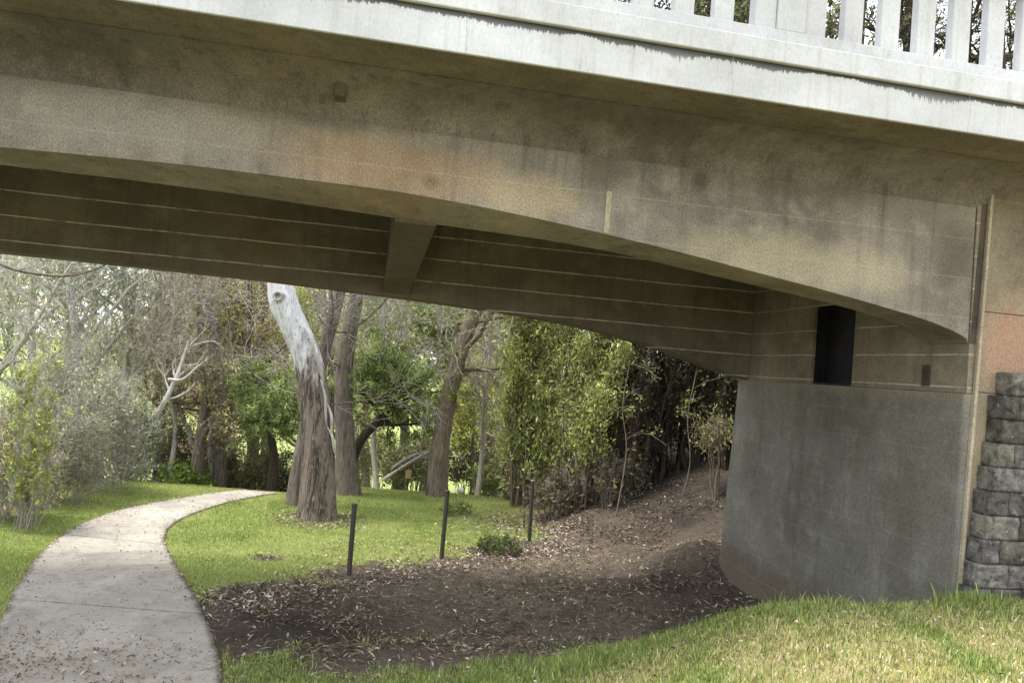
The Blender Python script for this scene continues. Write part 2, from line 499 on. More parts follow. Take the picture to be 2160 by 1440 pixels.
def ground_mat():
    s = NT("ground")
    a = s.n("ShaderNodeAttribute"); a.attribute_name = "col"
    sp = s.n("ShaderNodeSeparateColor"); s.l(a.outputs[0], sp.inputs[0])
    v = s.coord()
    n1 = s.noise(v, 1.6, 6, 0.65); n2 = s.noise(v, 14, 6, 0.7); n3 = s.noise(v, 60, 4, 0.7)
    soil = s.mix(s.ramp(n1, [(0.3, 0.0), (0.7, 1.0)]), (0.066, 0.056, 0.044), (0.165, 0.140, 0.108))
    soil = s.mix(s.math('MULTIPLY', s.ramp(n2, [(0.45, 0.0), (0.7, 1.0)]), 0.65), soil, (0.17, 0.13, 0.09))
    soil = s.mix(s.math('MULTIPLY', s.ramp(s.noise(s.coord((1.0, 3.2, 1), rot=(0, 0, 0.35)), 7, 6, 0.75, 0.6), [(0.52, 0.0), (0.66, 1.0)]), 0.8), soil, (0.29, 0.24, 0.175))
    soil = s.mix(0.8, soil, s.mix(1.0, soil, s.ramp(n3, [(0.3, 0.3), (0.5, 1.0), (0.7, 1.8)]), 'MULTIPLY'))
    damp_shade = s.mix(s.ramp(n2, [(0.3, 0.0), (0.7, 1.0)]), (0.028, 0.023, 0.020), (0.06, 0.048, 0.04))  # dark soil: damp ground, and the bank's painted shade
    soil = s.mix(sp.outputs[1], soil, damp_shade)
    grass = s.mix(s.ramp(n2, [(0.3, 0.0), (0.7, 1.0)]), (0.17, 0.21, 0.06), (0.30, 0.34, 0.12))
    dry = s.mix(s.ramp(n2, [(0.3, 0.0), (0.7, 1.0)]), (0.22, 0.18, 0.09), (0.42, 0.36, 0.20))
    grass = s.mix(sp.outputs[2], grass, dry)
    gm = s.math('ADD', sp.outputs[0], s.math('MULTIPLY_ADD', n2, 0.5, -0.25))
    col = s.mix(s.ramp(gm, [(0.35, 0.0), (0.65, 1.0)]), soil, grass)
    nb = s.bump(n2, 0.7, 0.04); nb = s.bump(n3, 0.5, 0.01, nb)
    return s.finish(col, 0.95, nb, 0.1)


M_GROUND = ground_mat()


def path_mat():
    s = NT("path concrete")
    a = s.n("ShaderNodeAttribute"); a.attribute_name = "col"
    sp = s.n("ShaderNodeSeparateColor"); s.l(a.outputs[0], sp.inputs[0])
    v = s.coord()
    n1 = s.noise(v, 1.1, 6, 0.65); n2 = s.noise(v, 9, 6, 0.7); n3 = s.noise(v, 80, 3, 0.7)
    c = s.mix(s.ramp(n1, [(0.3, 0.0), (0.7, 1.0)]), (0.30, 0.275, 0.24), (0.45, 0.42, 0.37))
    c = s.mix(s.math('MULTIPLY', s.ramp(n2, [(0.52, 0.0), (0.72, 1.0)]), 0.6), c, (0.15, 0.125, 0.10))
    c = s.mix(s.math('MULTIPLY', s.ramp(s.noise(v, 30, 5, 0.7), [(0.62, 0.0), (0.68, 1.0)]), 0.6), c, (0.08, 0.062, 0.05))
    c = s.mix(0.45, c, s.mix(1.0, c, s.ramp(n3, [(0.3, 0.4), (0.5, 1.0), (0.7, 1.6)]), 'MULTIPLY'))
    # soil and moss creeping in over the edges (col.g = distance from an edge, m)
    em = s.math('ADD', sp.outputs[1], s.math('MULTIPLY_ADD', s.noise(v, 5, 6, 0.75), 0.36, -0.18))
    c = s.mix(s.ramp(em, [(0.0, 0.75), (0.07, 0.0)]), c, (0.10, 0.085, 0.055))
    ck = s.noise(v, 0.9, 8, 0.6, 1.5)
    ckd = s.math('ABSOLUTE', s.math('SUBTRACT', ck, 0.5))
    c = s.mix(s.math('MULTIPLY', s.math('LESS_THAN', ckd, 0.0022), 0.6), c, (0.06, 0.05, 0.04))
    st = s.noise(v, 0.6, 5, 0.65, 0.8)
    c = s.mix(s.math('MULTIPLY', s.ramp(st, [(0.52, 0.0), (0.66, 1.0)]), 0.5), c, (0.16, 0.14, 0.115))
    # sawn joints across the path (col.r = metres along / 40)
    al = s.math('MULTIPLY', sp.outputs[0], 40.0)
    fr = s.math('ABSOLUTE', s.math('SUBTRACT', s.math('FRACT', s.math('DIVIDE', al, 3.1)), 0.5))
    c = s.mix(s.math('MULTIPLY', s.math('LESS_THAN', fr, 0.005), s.ramp(n2, [(0.3, 0.2), (0.6, 0.75)])), c, (0.09, 0.075, 0.06))
    return s.finish(c, 0.9, s.bump(n3, 0.35, 0.006, s.bump(n2, 0.3, 0.01)), 0.2)


M_PATH = path_mat()


def stone_mat():
    s = NT("rock faced stone")
    a = s.n("ShaderNodeAttribute"); a.attribute_name = "col"
    v = s.coord()
    n1 = s.noise(v, 9, 6, 0.7, 0.4); n2 = s.noise(v, 34, 5, 0.75)
    c = s.mix(s.ramp(n1, [(0.34, 0.0), (0.62, 1.0)]), (0.05, 0.047, 0.042), (0.20, 0.192, 0.172))
    c = s.mix(1.0, c, a.outputs[0], 'MULTIPLY')
    c = s.mix(s.math('MULTIPLY', s.ramp(n2, [(0.55, 0.0), (0.68, 1.0)]), 0.9), c, (0.025, 0.02, 0.017))
    c = s.mix(s.math('MULTIPLY', s.ramp(s.noise(v, 17, 5, 0.7), [(0.6, 0.0), (0.68, 1.0)]), 0.6), c, (0.46, 0.44, 0.40))
    nb = s.bump(n1, 1.0, 0.05); nb = s.bump(n2, 0.7, 0.015, nb)
    return s.finish(c, 0.95, nb, 0.15)


M_STONE = stone_mat()


def plain(name, col, col2, scale=20, rough=0.6, spec=0.3, bumpd=0.004):
    s = NT(name)
    v = s.coord()
    n = s.noise(v, scale, 5, 0.65)
    return s.finish(s.mix(s.ramp(n, [(0.3, 0.0), (0.7, 1.0)]), col, col2), rough, s.bump(n, 0.4, bumpd), spec)


M_POST = plain("weathered dark steel", (0.030, 0.027, 0.025), (0.075, 0.066, 0.058), 40)
M_RUST = plain("rusted post cap", (0.16, 0.085, 0.045), (0.30, 0.20, 0.13), 60)
M_SIGN = plain("sign face", (0.40, 0.29, 0.13), (0.50, 0.38, 0.20), 30)
M_ROCK = plain("pale rock", (0.55, 0.55, 0.54), (0.80, 0.80, 0.80), 6, 0.8, 0.2, 0.03)


# ------------------------------------------------------------------ terrain
def sD(x, y):
    return x * U[0] + y * U[1], x * N_[0] + y * N_[1]


HS = np.array([-9, -2.4, -1.6, -0.8, 0.6, 1.6, 2.4, 3.3, 4.4, 5.5, 8.0, 14.0])
HZ = np.array([0.0, 0.0, 0.12, 0.42, 0.74, 0.90, 1.07, 1.28, 1.33, 1.38, 1.50, 1.7])


def terrain(x, y):
    x = np.asarray(x, float); y = np.asarray(y, float)
    s, D = sD(x, y)
    base = 0.012 * np.clip(x + 2.0, 0, 6)
    # floor under the bridge climbs a little towards the pier and its far end
    base = base + 0.20 * smooth(1.5, 4.5, x) * smooth(7.0, 9.5, y)
    base = base + 0.40 * np.exp(-(((s - 5.2) / 0.7) ** 2 + ((D - 10.95) / 0.5) ** 2))
    bank = np.clip(x - 0.9, 0, 9) * 0.36
    base = base + bank * smooth(11.3, 15.0, y)
    base = base + 0.05 * (fbm(x * 0.8, y * 0.8, 5) - 0.5) * smooth(-3.2, -1.5, x)
    fall = np.clip(y - 16.6, 0, 30)
    base = base - (0.16 * fall * smooth(0, 3, fall)) * (1 - smooth(0.5, 6, x))
    fall2 = np.clip(y - 15.5, 0, 6)
    base = base - 0.13 * fall2 * smooth(0, 1.2, fall2) * (1 - smooth(-4.3, -3.4, x))
    H = np.interp(s, HS, HZ)
    H = np.where(H > base, H, base)
    k = smooth(np.interp(s, [-3, 0.5, 2.0, 3.2, 9], [3.4, 3.6, 4.3, 5.3, 5.4]), np.interp(s, [0, 2.5, 4], [9.0, 8.6, 7.9]), D)
    z = H * (1 - k) + base * k
    z = z + (0.05 * (fbm(x * 1.7, y * 1.7, 9) - 0.5) + 0.03 * (vnoise(x * 5, y * 5, 3) - 0.5)) * (1 - smooth(4.8, 6.4, D)) * smooth(-2.0, -0.6, x)
    z = z + (0.07 * (fbm(x * 3.1, y * 4.2, 77) - 0.5) + 0.03 * (vnoise(x * 7, y * 7, 78) - 0.5)) * smooth(-3.4, -2.4, x) * smooth(6, 7.5, D) * (y < 14)
    # open country far away
    far = smooth(40, 120, np.hypot(x, y))
    return z * (1 - far) - 1.0 * far


LINE_A = np.array([-3.55, 8.95]); LINE_D = unit(np.array([4.15, 4.55])); LINE_N = np.array([LINE_D[1], -LINE_D[0]])


def soil_sd(x, y):
    """>0 on the bare side of the line of posts"""
    d = (x - LINE_A[0]) * LINE_N[0] + (y - LINE_A[1]) * LINE_N[1]
    d2 = x - (0.95 + 0.0 * y)
    return np.where(y > 13.6, np.minimum(np.maximum(d2, -3), np.maximum(d, d2)), d)


def grass_amt(x, y):
    s, D = sD(x, y)
    n = fbm(x * 1.1, y * 1.1, 21) - 0.5
    n2 = fbm(x * 3.5, y * 3.5, 22) - 0.5
    sd_ = soil_sd(x, y) + 1.3 * n + 1.1 * n2
    lawn = 1 - smooth(-0.45, 0.5, sd_)
    edge = np.interp(s, [-3, -1, 0.5, 1.6, 2.4, 3.4, 9], [7.4, 6.75, 6.5, 6.35, 6.1, 5.9, 5.85])
    md = 1 - smooth(-0.35, 0.9, D - edge + 1.1 * n + 0.8 * n2)
    md = np.maximum(md, 0.55 * smooth(0.56, 0.68, fbm(x * 1.6, y * 1.6, 25)) * (1 - smooth(0.9, 2.2, D - edge)))
    bare = np.exp(-(((x + 1.9) / 0.45) ** 2 + ((y - 10.5) / 0.22) ** 2))
    bare = np.maximum(bare, 0.9 * np.exp(-(((x + 3.25) / 0.30) ** 2 + ((y - 11.0) / 0.22) ** 2)))
    bl = smooth(-0.2, 0.3, -(x + 5.55 + 0.5 * n)) * (1 - smooth(8.4, 9.0, y + n))
    g = np.maximum(lawn, md) * (1 - 0.9 * bl)
    return np.clip(g * (1 - bare), 0, 1)


def dry_amt(x, y):
    s, D = sD(x, y)
    md = (1 - smooth(5.0, 6.1, D + 0.9 * (fbm(x * 1.5, y * 1.5, 31) - 0.5))) * smooth(-0.6, 1.6, s)
    return np.clip(md * smooth(0.30, 0.62, fbm(x * 2.2, y * 2.2, 33) + 0.16), 0, 1)


# path edges on the ground, nearest first
PL = np.array([(-3.6, 1.0), (-3.9, 4.5), (-4.35, 6.4), (-4.97, 7.85), (-5.47, 8.87), (-6.04, 10.24), (-6.45, 11.7), (-6.52, 13.0), (-6.27, 14.06), (-5.85, 15.06), (-5.4, 16.0), (-5.0, 17.2), (-4.8, 18.4), (-4.8, 20.5)])
PR = np.array([(-1.5, 1.0), (-1.75, 4.8), (-2.1, 6.2), (-2.66, 7.58), (-3.48, 9.05), (-4.27, 10.31), (-4.95, 11.5), (-5.27, 12.54), (-5.28, 13.57), (-5.12, 14.6), (-4.8, 15.5), (-4.35, 16.6), (-3.9, 17.8), (-3.7, 20.0)])
PLs = spline(np.c_[PL, np.zeros(len(PL))], 240)[:, :2]
PRs = spline(np.c_[PR, np.zeros(len(PR))], 240)[:, :2]


def on_path(x, y, pad=0.0):
    """inside the ribbon, tested against its edges by height y"""
    x = np.asarray(x, float); y = np.asarray(y, float)
    k = slice(0, 195)
    xl = np.interp(y, PLs[k, 1], PLs[k, 0]); xr = np.interp(y, PRs[k, 1], PRs[k, 0])
    return (x > xl - pad) & (x < xr + pad) & (y < 16.0)


def axis_(lo, hi, step, far):
    a = np.arange(lo, hi + step / 2, step)
    e = [step]
    out_lo, out_hi = [lo], [hi]
    while out_hi[-1] < far:
        e.append(e[-1] * 1.35); out_hi.append(out_hi[-1] + e[-1]); out_lo.append(out_lo[-1] - e[-1])
    return np.concatenate([np.array(out_lo[1:])[::-1], a, np.array(out_hi[1:])])


gx = axis_(-11, 9, 0.08, 420); gy = axis_(-1, 21, 0.08, 420)
X, Y = np.meshgrid(gx, gy)
Z = terrain(X, Y)
Z = Z - 0.03 * on_path(X, Y, -0.1)
V = np.stack([X, Y, Z], -1).reshape(-1, 3)
nx, ny = len(gx), len(gy)
I = np.arange(nx * ny).reshape(ny, nx)
Q = np.stack([I[:-1, :-1], I[:-1, 1:], I[1:, 1:], I[1:, :-1]], -1).reshape(-1, 4)
ga = grass_amt(X, Y)
damp_shade = np.exp(-(((X + 1.9) / 1.3) ** 2 + ((Y - 8.3) / 1.1) ** 2)) + 0.75 * np.exp(-(((X - 3.0) / 1.3) ** 2 + ((Y - 10.4) / 1.6) ** 2))
damp_shade = np.clip(damp_shade + 0.7 * smooth(1.0, 2.6, X) * smooth(11.5, 13.5, Y) + 0.4 * smooth(0.55, 0.75, fbm(X * 0.9, Y * 1.5, 58)), 0, 1)  # shade on the bank painted in as dark soil, plus random dark patches
col = np.stack([ga, damp_shade, dry_amt(X, Y)], -1).reshape(-1, 3)
gr = mesh("ground", V, Q, None, M_GROUND, None, col, smoothf=True)
tag(gr, "park ground of green lawn, bare soil under the bridge and a grassy bank", "ground", kind='structure')

# path ribbon, 3 cm slab over the ground
n = len(PLs)
tt = np.array([0, 0.04, 0.09, 0.16, 0.3, 0.5, 0.7, 0.84, 0.91, 0.96, 1.0])
K = len(tt)
PP = PLs[:, None] * (1 - tt)[None, :, None] + PRs[:, None] * tt[None, :, None]
wob = 0.03 * (vnoise(np.arange(n) * 0.9, np.zeros(n), 4) - 0.5)
PP[:, 0, 0] += wob; PP[:, -1, 0] -= wob[::-1]
zz = terrain(PP[..., 0], PP[..., 1]) + 0.022
top = np.concatenate([PP, zz[..., None]], -1)
skL = top[:, :1].copy(); skL[..., 2] -= 0.1; skR = top[:, -1:].copy(); skR[..., 2] -= 0.1
G3 = np.concatenate([skL, top, skR], 1)
along = np.concatenate([[0], np.cumsum(np.linalg.norm(np.diff((PLs + PRs) / 2, axis=0), axis=1))])
col = np.zeros((n, K + 2, 3)); col[..., 0] = along[:, None] / 40
wd_ = np.linalg.norm(PLs - PRs, axis=1)
col[:, 1:-1, 1] = np.minimum(tt, 1 - tt)[None] * wd_[:, None]
I = np.arange(n * (K + 2)).reshape(n, K + 2)
Q = np.stack([I[:-1, :-1], I[:-1, 1:], I[1:, 1:], I[1:, :-1]], -1).reshape(-1, 4)
pa = mesh("path", G3.reshape(-1, 3), Q, None, M_PATH, None, col.reshape(-1, 3))
tag(pa, "curving concrete footpath through the lawn", "path", kind='structure')


# ------------------------------------------------------------------ bridge
def bw(s, D, z):
    """bridge frame to world; z is above the eye"""
    return np.array([s * U[0] + D * N_[0], s * U[1] + D * N_[1], z + 3.0])


class MB:
    def __init__(s): s.v = []; s.f = []

    def add(s, vs, fs):
        b = len(s.v); s.v += [tuple(map(float, p)) for p in vs]; s.f += [tuple(i + b for i in f) for f in fs]; return s

    def box(s, s0, s1, D0, D1, z0, z1):
        p = [bw(a, d, z) for z in (z0, z1) for a, d in ((s0, D0), (s1, D0), (s1, D1), (s0, D1))]
        return s.add(p, [(3, 2, 1, 0), (4, 5, 6, 7), (0, 1, 5, 4), (1, 2, 6, 5), (2, 3, 7, 6), (3, 0, 4, 7)])

    def extrude(s, prof, D0, D1, inner=None):
        """closed (s,z) outline pushed across the bridge; strip of quads from a top/bottom pair list"""
        m = len(prof)                                   # prof: list of (s, zbot, ztop)
        vs = []
        for i, (a, zb, zt) in enumerate(prof):
            zi = zb if inner is None else inner[i]
            vs += [bw(a, D0, zb), bw(a, D0, zt), bw(a, D1, zi), bw(a, D1, zt)]
        fs = []
        for i in range(m - 1):
            a, b = 4 * i, 4 * i + 4
            fs += [(a, b, b + 1, a + 1), (a + 2, a + 3, b + 3, b + 2), (a, a + 2, b + 2, b), (a + 1, b + 1, b + 3, a + 3)]
        e = 4 * (m - 1)
        fs += [(0, 1, 3, 2), (e, e + 2, e + 3, e + 1)]
        return s.add(vs, fs)

    def build(s, name, mat, parent=None, bevel=0.0, seg=2, smoothf=False):
        v = np.array(s.v)
        if parent is not None:
            p = parent
            while p is not None:
                v = v - np.array(p.location); p = p.parent
        me = bpy.data.meshes.new(name)
        me.from_pydata(v.tolist(), [], s.f)
        me.materials.append(mat)
        bm = bmesh.new(); bm.from_mesh(me)
        bmesh.ops.recalc_face_normals(bm, faces=bm.faces[:])
        bm.to_mesh(me); bm.free()
        if smoothf:
            me.polygons.foreach_set("use_smooth", [True] * len(me.polygons))
        o = bpy.data.objects.new(name, me)
        link(o, parent)
        if bevel:
            md = o.modifiers.new("edge", 'BEVEL'); md.width = bevel; md.segments = seg; md.limit_method = 'ANGLE'; md.angle_limit = math.radians(40)
        return o


# the bridge root sits at the world origin so the concrete patterns run through all its parts
bridge = empty("road_bridge", (0, 0, 0), "concrete road bridge with arched girders, white balustrade and grey pier", "bridge")

SL, SR = -24.0, 16.0
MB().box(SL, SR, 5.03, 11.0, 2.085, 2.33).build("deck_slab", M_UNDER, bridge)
MB().box(SL, SR, 5.0, 5.03, 2.065, 2.345).build("fascia", M_FASCIA, bridge, 0.006)
MB().box(SL, SR, 11.0, 11.04, 2.065, 2.345).build("fascia", M_FASCIA, bridge, 0.006)
MB().box(SL, SR, 4.968, 5.3, 2.347, 2.505).build("kerb", M_RAILLOW, bridge, 0.008)
MB().box(SL, SR, 10.8, 11.08, 2.347, 2.505).build("kerb", M_RAILLOW, bridge, 0.008)
MB().box(SL, SR, 5.32, 10.79, 2.332, 2.40).build("road_surface", M_VOID, bridge)

# near girder: arched haunch into the pier, its soffit dropping a little towards the inside
gz = np.array([(-24, -0.2), (-12, -0.2), (-9, 0.35), (-7.5, 0.75), (-5.5, 1.08), (-4.2, 1.2), (-2.74, 1.28), (-1.45, 1.315), (0.06, 1.31), (0.8, 1.265), (1.49, 1.2), (1.82, 1.165), (2.45, 1.09), (3.2, 0.985), (3.8, 0.905), (4.35, 0.82), (4.75, 0.755), (5.0, 0.70), (5.13, 0.665), (5.22, 0.635), (5.27, 0.60), (5.286, 0.565)])
gi = np.array([(-24, -0.2), (-12, -0.2), (-9, 0.35), (-7.5, 0.75), (-5.5, 1.1), (-4.2, 1.22), (-2.9, 1.275), (-1.2, 1.25), (0.58, 1.185), (1.4, 1.165), (2.1, 1.12), (2.94, 1.02), (4.0, 0.90), (4.53, 0.83), (5.0, 0.735), (5.2, 0.655), (5.286, 0.565)])
ss = np.concatenate([np.linspace(-24, 4.7, 150), np.linspace(4.75, 5.286, 40)])


def prof_(tab, it):
    dense = np.linspace(-24, 5.286, 3000)
    z = np.interp(dense, tab[:, 0], tab[:, 1])
    for _ in range(it):
        k_ = np.ones(9) / 9
        z[4:-4] = np.convolve(z, k_, 'valid')
    zb_ = np.interp(ss, dense, z)
    end = ss > 5.05
    zb_[end] = np.interp(ss[end], tab[:, 0], tab[:, 1]) * 0.5 + zb_[end] * 0.5
    return zb_


zb, zi_ = prof_(gz, 30), prof_(gi, 30)
MB().extrude([(a, b, 2.084) for a, b in zip(ss, zb)], 6.0, 6.58, zi_).build("girder", M_FACE, bridge)
# curved cove where the slab overhang meets the girder
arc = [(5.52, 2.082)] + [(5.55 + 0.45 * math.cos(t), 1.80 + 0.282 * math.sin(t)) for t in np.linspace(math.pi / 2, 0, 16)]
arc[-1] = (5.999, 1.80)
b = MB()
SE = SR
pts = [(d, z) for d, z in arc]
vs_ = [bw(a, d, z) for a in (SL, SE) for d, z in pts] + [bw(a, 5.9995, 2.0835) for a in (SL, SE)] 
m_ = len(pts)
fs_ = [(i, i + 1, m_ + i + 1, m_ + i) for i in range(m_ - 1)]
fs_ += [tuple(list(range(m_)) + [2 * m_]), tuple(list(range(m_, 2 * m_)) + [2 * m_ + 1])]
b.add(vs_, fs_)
cv = b.build("slab_cove", M_COVE_SHADE, bridge)
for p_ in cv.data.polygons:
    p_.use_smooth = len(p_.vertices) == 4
# far girder
gz2 = np.array([(-24, 0.2), (-9, 0.86), (-4.45, 0.89), (-2.86, 0.875), (-1.39, 0.86), (0.41, 0.80), (1.67, 0.745), (2.6, 0.67), (3.28, 0.58), (3.98, 0.44), (4.56, 0.29), (5.04, 0.16), (5.302, 0.109)])
ss2 = np.linspace(-24, 5.302, 110)
zb2 = np.interp(ss2, gz2[:, 0], gz2[:, 1])
for _ in range(2):
    zb2[1:-1] = 0.25 * zb2[:-2] + 0.5 * zb2[1:-1] + 0.25 * zb2[2:]
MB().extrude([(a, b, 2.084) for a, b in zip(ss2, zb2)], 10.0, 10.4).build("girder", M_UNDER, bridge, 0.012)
# cross beams between the girders
for a in (0.02, -11.0):
    b = MB()
    p = [bw(s_, d, z) for s_, d, z in ((a + 0.08, 6.581, 1.175), (a + 0.44, 6.581, 1.175), (a + 0.40, 9.999, 0.845), (a + 0.06, 9.999, 0.845),
                                       (a + 0.08, 6.581, 2.083), (a + 0.44, 6.581, 2.083), (a + 0.40, 9.999, 2.083), (a + 0.06, 9.999, 2.083))]
    b.add(p, [(3, 2, 1, 0), (4, 5, 6, 7), (0, 1, 5, 4), (1, 2, 6, 5), (2, 3, 7, 6), (3, 0, 4, 7)])
    b.build("cross_beam", M_BEAM, bridge, 0.01)

# pier wall with rounded ends, then the hollow pier head above it
pv = []
NS = 10
outl = []
S0, S1, DA, DB, RR = 5.30, 6.25, 5.99, 10.52, 0.28
for cx, cy, a0 in ((S0 + RR, DB - RR, 90), (S0 + 0.06, DA + 0.06, 180), (S1 - 0.06, DA + 0.06, 270), (S1 - RR, DB - RR, 0)):
    r_ = RR if cy > 8 else 0.06
    for k in range(NS + 1):
        t = math.radians(a0 + 90 * k / NS)
        outl.append((cx + r_ * math.cos(t), cy + r_ * math.sin(t)))
m = len(outl)
zs = [-3.6, -2.0, -1.0, 0.0, 0.105]
b = MB()
vs_ = []
for z in zs:
    for (a, d) in outl:
        lean = 0.0 if d < 8 else (0.20 * (0.1 - z) / 2.5)
        vs_.append(bw(a, d + lean, z))
fs_ = []
for i in range(len(zs) - 1):
    for k in range(m):
        fs_.append((i * m + k, i * m + (k + 1) % m, (i + 1) * m + (k + 1) % m, (i + 1) * m + k))
fs_.append(tuple(range((len(zs) - 1) * m, len(zs) * m)))
b.add(vs_, fs_)
pier = b.build("pier", M_PIER, bridge)
HS0, HS1 = 5.303, 5.36
b = MB()
b.box(HS0, HS1, 5.997, 7.68, 0.107, 2.083)
b.box(HS0, HS1, 8.50, 10.4, 0.107, 2.083)
b.box(HS0 + 0.001, HS1, 7.68, 8.50, 1.06, 2.083)
b.build("pier_head", M_HEAD, bridge, 0.008)
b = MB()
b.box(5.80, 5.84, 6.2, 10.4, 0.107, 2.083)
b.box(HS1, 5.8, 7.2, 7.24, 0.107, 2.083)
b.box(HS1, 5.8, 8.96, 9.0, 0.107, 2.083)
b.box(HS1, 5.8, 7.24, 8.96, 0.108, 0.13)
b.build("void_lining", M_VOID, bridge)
# joint: dark filler, pale lip, then the abutment block
b = MB()
b.add([bw(*q) for q in ((5.3035, 5.9935, 0.56), (5.362, 5.9935, 0.56), (5.362, 5.9965, 0.56), (5.3035, 5.9965, 0.56), (5.352, 5.9935, 2.07), (5.41, 5.9935, 2.07), (5.41, 5.9965, 2.07), (5.352, 5.9965, 2.07))],
      [(3, 2, 1, 0), (4, 5, 6, 7), (0, 1, 5, 4), (1, 2, 6, 5), (2, 3, 7, 6), (3, 0, 4, 7)])
b.build("joint_filler", M_DARKJ, bridge)
b = MB()
b.add([bw(*q) for q in ((5.268, 5.955, -3.4), (5.302, 5.955, -3.4), (5.302, 5.993, -3.4), (5.268, 5.993, -3.4), (5.405, 5.955, 2.083), (5.434, 5.955, 2.083), (5.434, 5.993, 2.083), (5.405, 5.993, 2.083))],
      [(3, 2, 1, 0), (4, 5, 6, 7), (0, 1, 5, 4), (1, 2, 6, 5), (2, 3, 7, 6), (3, 0, 4, 7)])
b.build("joint_lip", M_STRIP, bridge, 0.006)
b = MB(); b.box(5.38, 16.0, 5.980, 6.25, 0.13, 0.86); b.box(5.358, 16.0, 5.986, 6.25, -3.4, 0.128); b.box(5.41, 16.0, 5.970, 6.25, 0.862, 2.083); b.box(5.361, 5.41, 5.996, 6.25, -3.4, 2.083)
b.build("abutment", M_ABUT, bridge, 0.008)
b = MB(); b.box(6.26, 16.0, 6.26, 10.5, -3.4, 2.08); b.build("abutment", M_UNDER, bridge)
# the small drain block under the slab and the two little holes on the girder
b = MB(); b.box(-0.44, -0.36, 5.80, 5.98, 1.93, 2.03); b.build("drain_outlet", M_DARKJ, bridge, 0.004)
b = MB(); b.box(HS0 - 0.02, HS0 + 0.002, 6.46, 6.56, 0.16, 0.36); b.build("drain_outlet", M_DARKJ, bridge, 0.004)

# balustrade: low rail, balusters with slots between, square posts, top rail
bal = MB().box(SL, SR, 5.03, 5.17, 2.507, 2.615).build("balustrade", M_WHITE, bridge, 0.006)
MB().box(SL, SR, 5.0, 5.2, 3.26, 3.40).build("top_rail", M_WHITE, bal, 0.015)


def baluster(s0, s1, name="baluster", d0=5.055, d1=5.13):
    return MB().box(s0, s1, d0, d1, 2.6152, 3.2598).build(name, M_WHITE, bal, 0.008)


panel = 0.305
posts_at = []
s_post = 2.52
while s_post > -13:
    posts_at.append(s_post); s_post -= 0.58 + 10 * panel - 0.155
s_post = 2.52 + 0.58 + 10 * panel - 0.155
while s_post < 12:
    posts_at.append(s_post); s_post += 0.58 + 10 * panel - 0.155
for sp_ in sorted(posts_at):
    baluster(sp_ + 0.17, sp_ + 0.40, "post", 5.035, 5.165)
    baluster(sp_, sp_ + 0.1695, "post_cheek", 5.05, 5.15)
    baluster(sp_ + 0.4005, sp_ + 0.57, "post_cheek", 5.05, 5.15)
    for k in range(1, 10):
        a = sp_ + 0.57 + k * panel - 0.155
        if -4.5 < a < 10:
            baluster(a, a + 0.155)
        elif k == 1:
            MB().box(sp_ + 0.57 + 0.06, sp_ + 0.57 + 10 * panel - 0.2, 5.045, 5.155, 2.6152, 3.2598).build("baluster", M_WHITE, bal)
# conduit-like thin cover strip on the near girder (pale lime seam)
MB().box(1.79, 1.835, 5.994, 6.001, 1.175, 1.52).build("girder_seam", M_SEAM, bridge)

# ------------------------------------------------------------------ stone retaining wall
def stone_wall():
    Vs, Qs, Cs, nb = [], [], [], 0
    zt = 0.325
    ch = 0.212
    D_face = 5.80
    for c in range(12):
        z1 = zt - c * ch; z0 = z1 - ch + 0.006
        zm = (z0 + z1) / 2
        left = np.interp(zm, [-2.4, -1.6, -0.84, -0.42, 0.04, 0.2, 0.33], [5.22, 5.32, 5.42, 5.485, 5.51, 5.57, 5.60])
        s = left - (0.12 if c % 2 else 0.0) * 0 + rng.uniform(-0.01, 0.015)
        first = True
        while s < 9.5:
            wd = rng.uniform(0.28, 0.36)
            if first and c % 2: wd *= 0.6
            first = False
            a0, a1 = s, s + wd - 0.006
            s += wd
            # rock face grid
            nu, nv = 15, 11
            uu = np.linspace(0, 1, nu); vv = np.linspace(0, 1, nv)
            UU, VV = np.meshgrid(uu, vv)
            ss_ = a0 + (a1 - a0) * UU; zz_ = z0 + (z1 - z0) * VV
            edge = np.minimum(np.minimum(UU, 1 - UU) * (a1 - a0), np.minimum(VV, 1 - VV) * (z1 - z0))
            bulge = 0.014 * smooth(0, 0.025, edge)
            batter = -0.06 * (zz_ - 0.3)
            jit = (fbm(ss_ * 14 + c, zz_ * 14, c) - 0.5) * 0.06 * smooth(0, 0.015, edge)
            ss_ = ss_ + 0.012 * (vnoise(zz_ * 30 + c * 7, ss_ * 9) - 0.5)
            dd = D_face - batter * 0 - bulge - jit
            P = np.stack([ss_ * U[0] + dd * N_[0], ss_ * U[1] + dd * N_[1], zz_ + 3], -1)
            # side skirt back
            G = np.arange(nu * nv).reshape(nv, nu)
            q = np.stack([G[:-1, :-1], G[:-1, 1:], G[1:, 1:], G[1:, :-1]], -1).reshape(-1, 4)
            back = []
            ring = np.concatenate([G[0, :], G[1:, -1], G[-1, -2::-1], G[-2:0:-1, 0]])
            Pf = P.reshape(-1, 3)
            bk = Pf[ring] + N_ * 0.17
            qi = []
            L = len(ring)
            for k in range(L):
                k2 = (k + 1) % L
                qi.append((ring[k2], ring[k], nu * nv + k, nu * nv + k2))
            allv = np.concatenate([Pf, bk]); allq = np.concatenate([q, np.array(qi)])
            Vs.append(allv); Qs.append(allq + nb); nb += len(allv)
            t = rng.uniform(0.55, 1.35); tint = np.array([1.0, rng.uniform(0.96, 1.0), rng.uniform(0.9, 1.0)]) * t
            Cs.append(np.repeat(tint[None], len(allv), 0))
    return np.concatenate(Vs), np.concatenate(Qs), np.concatenate(Cs)


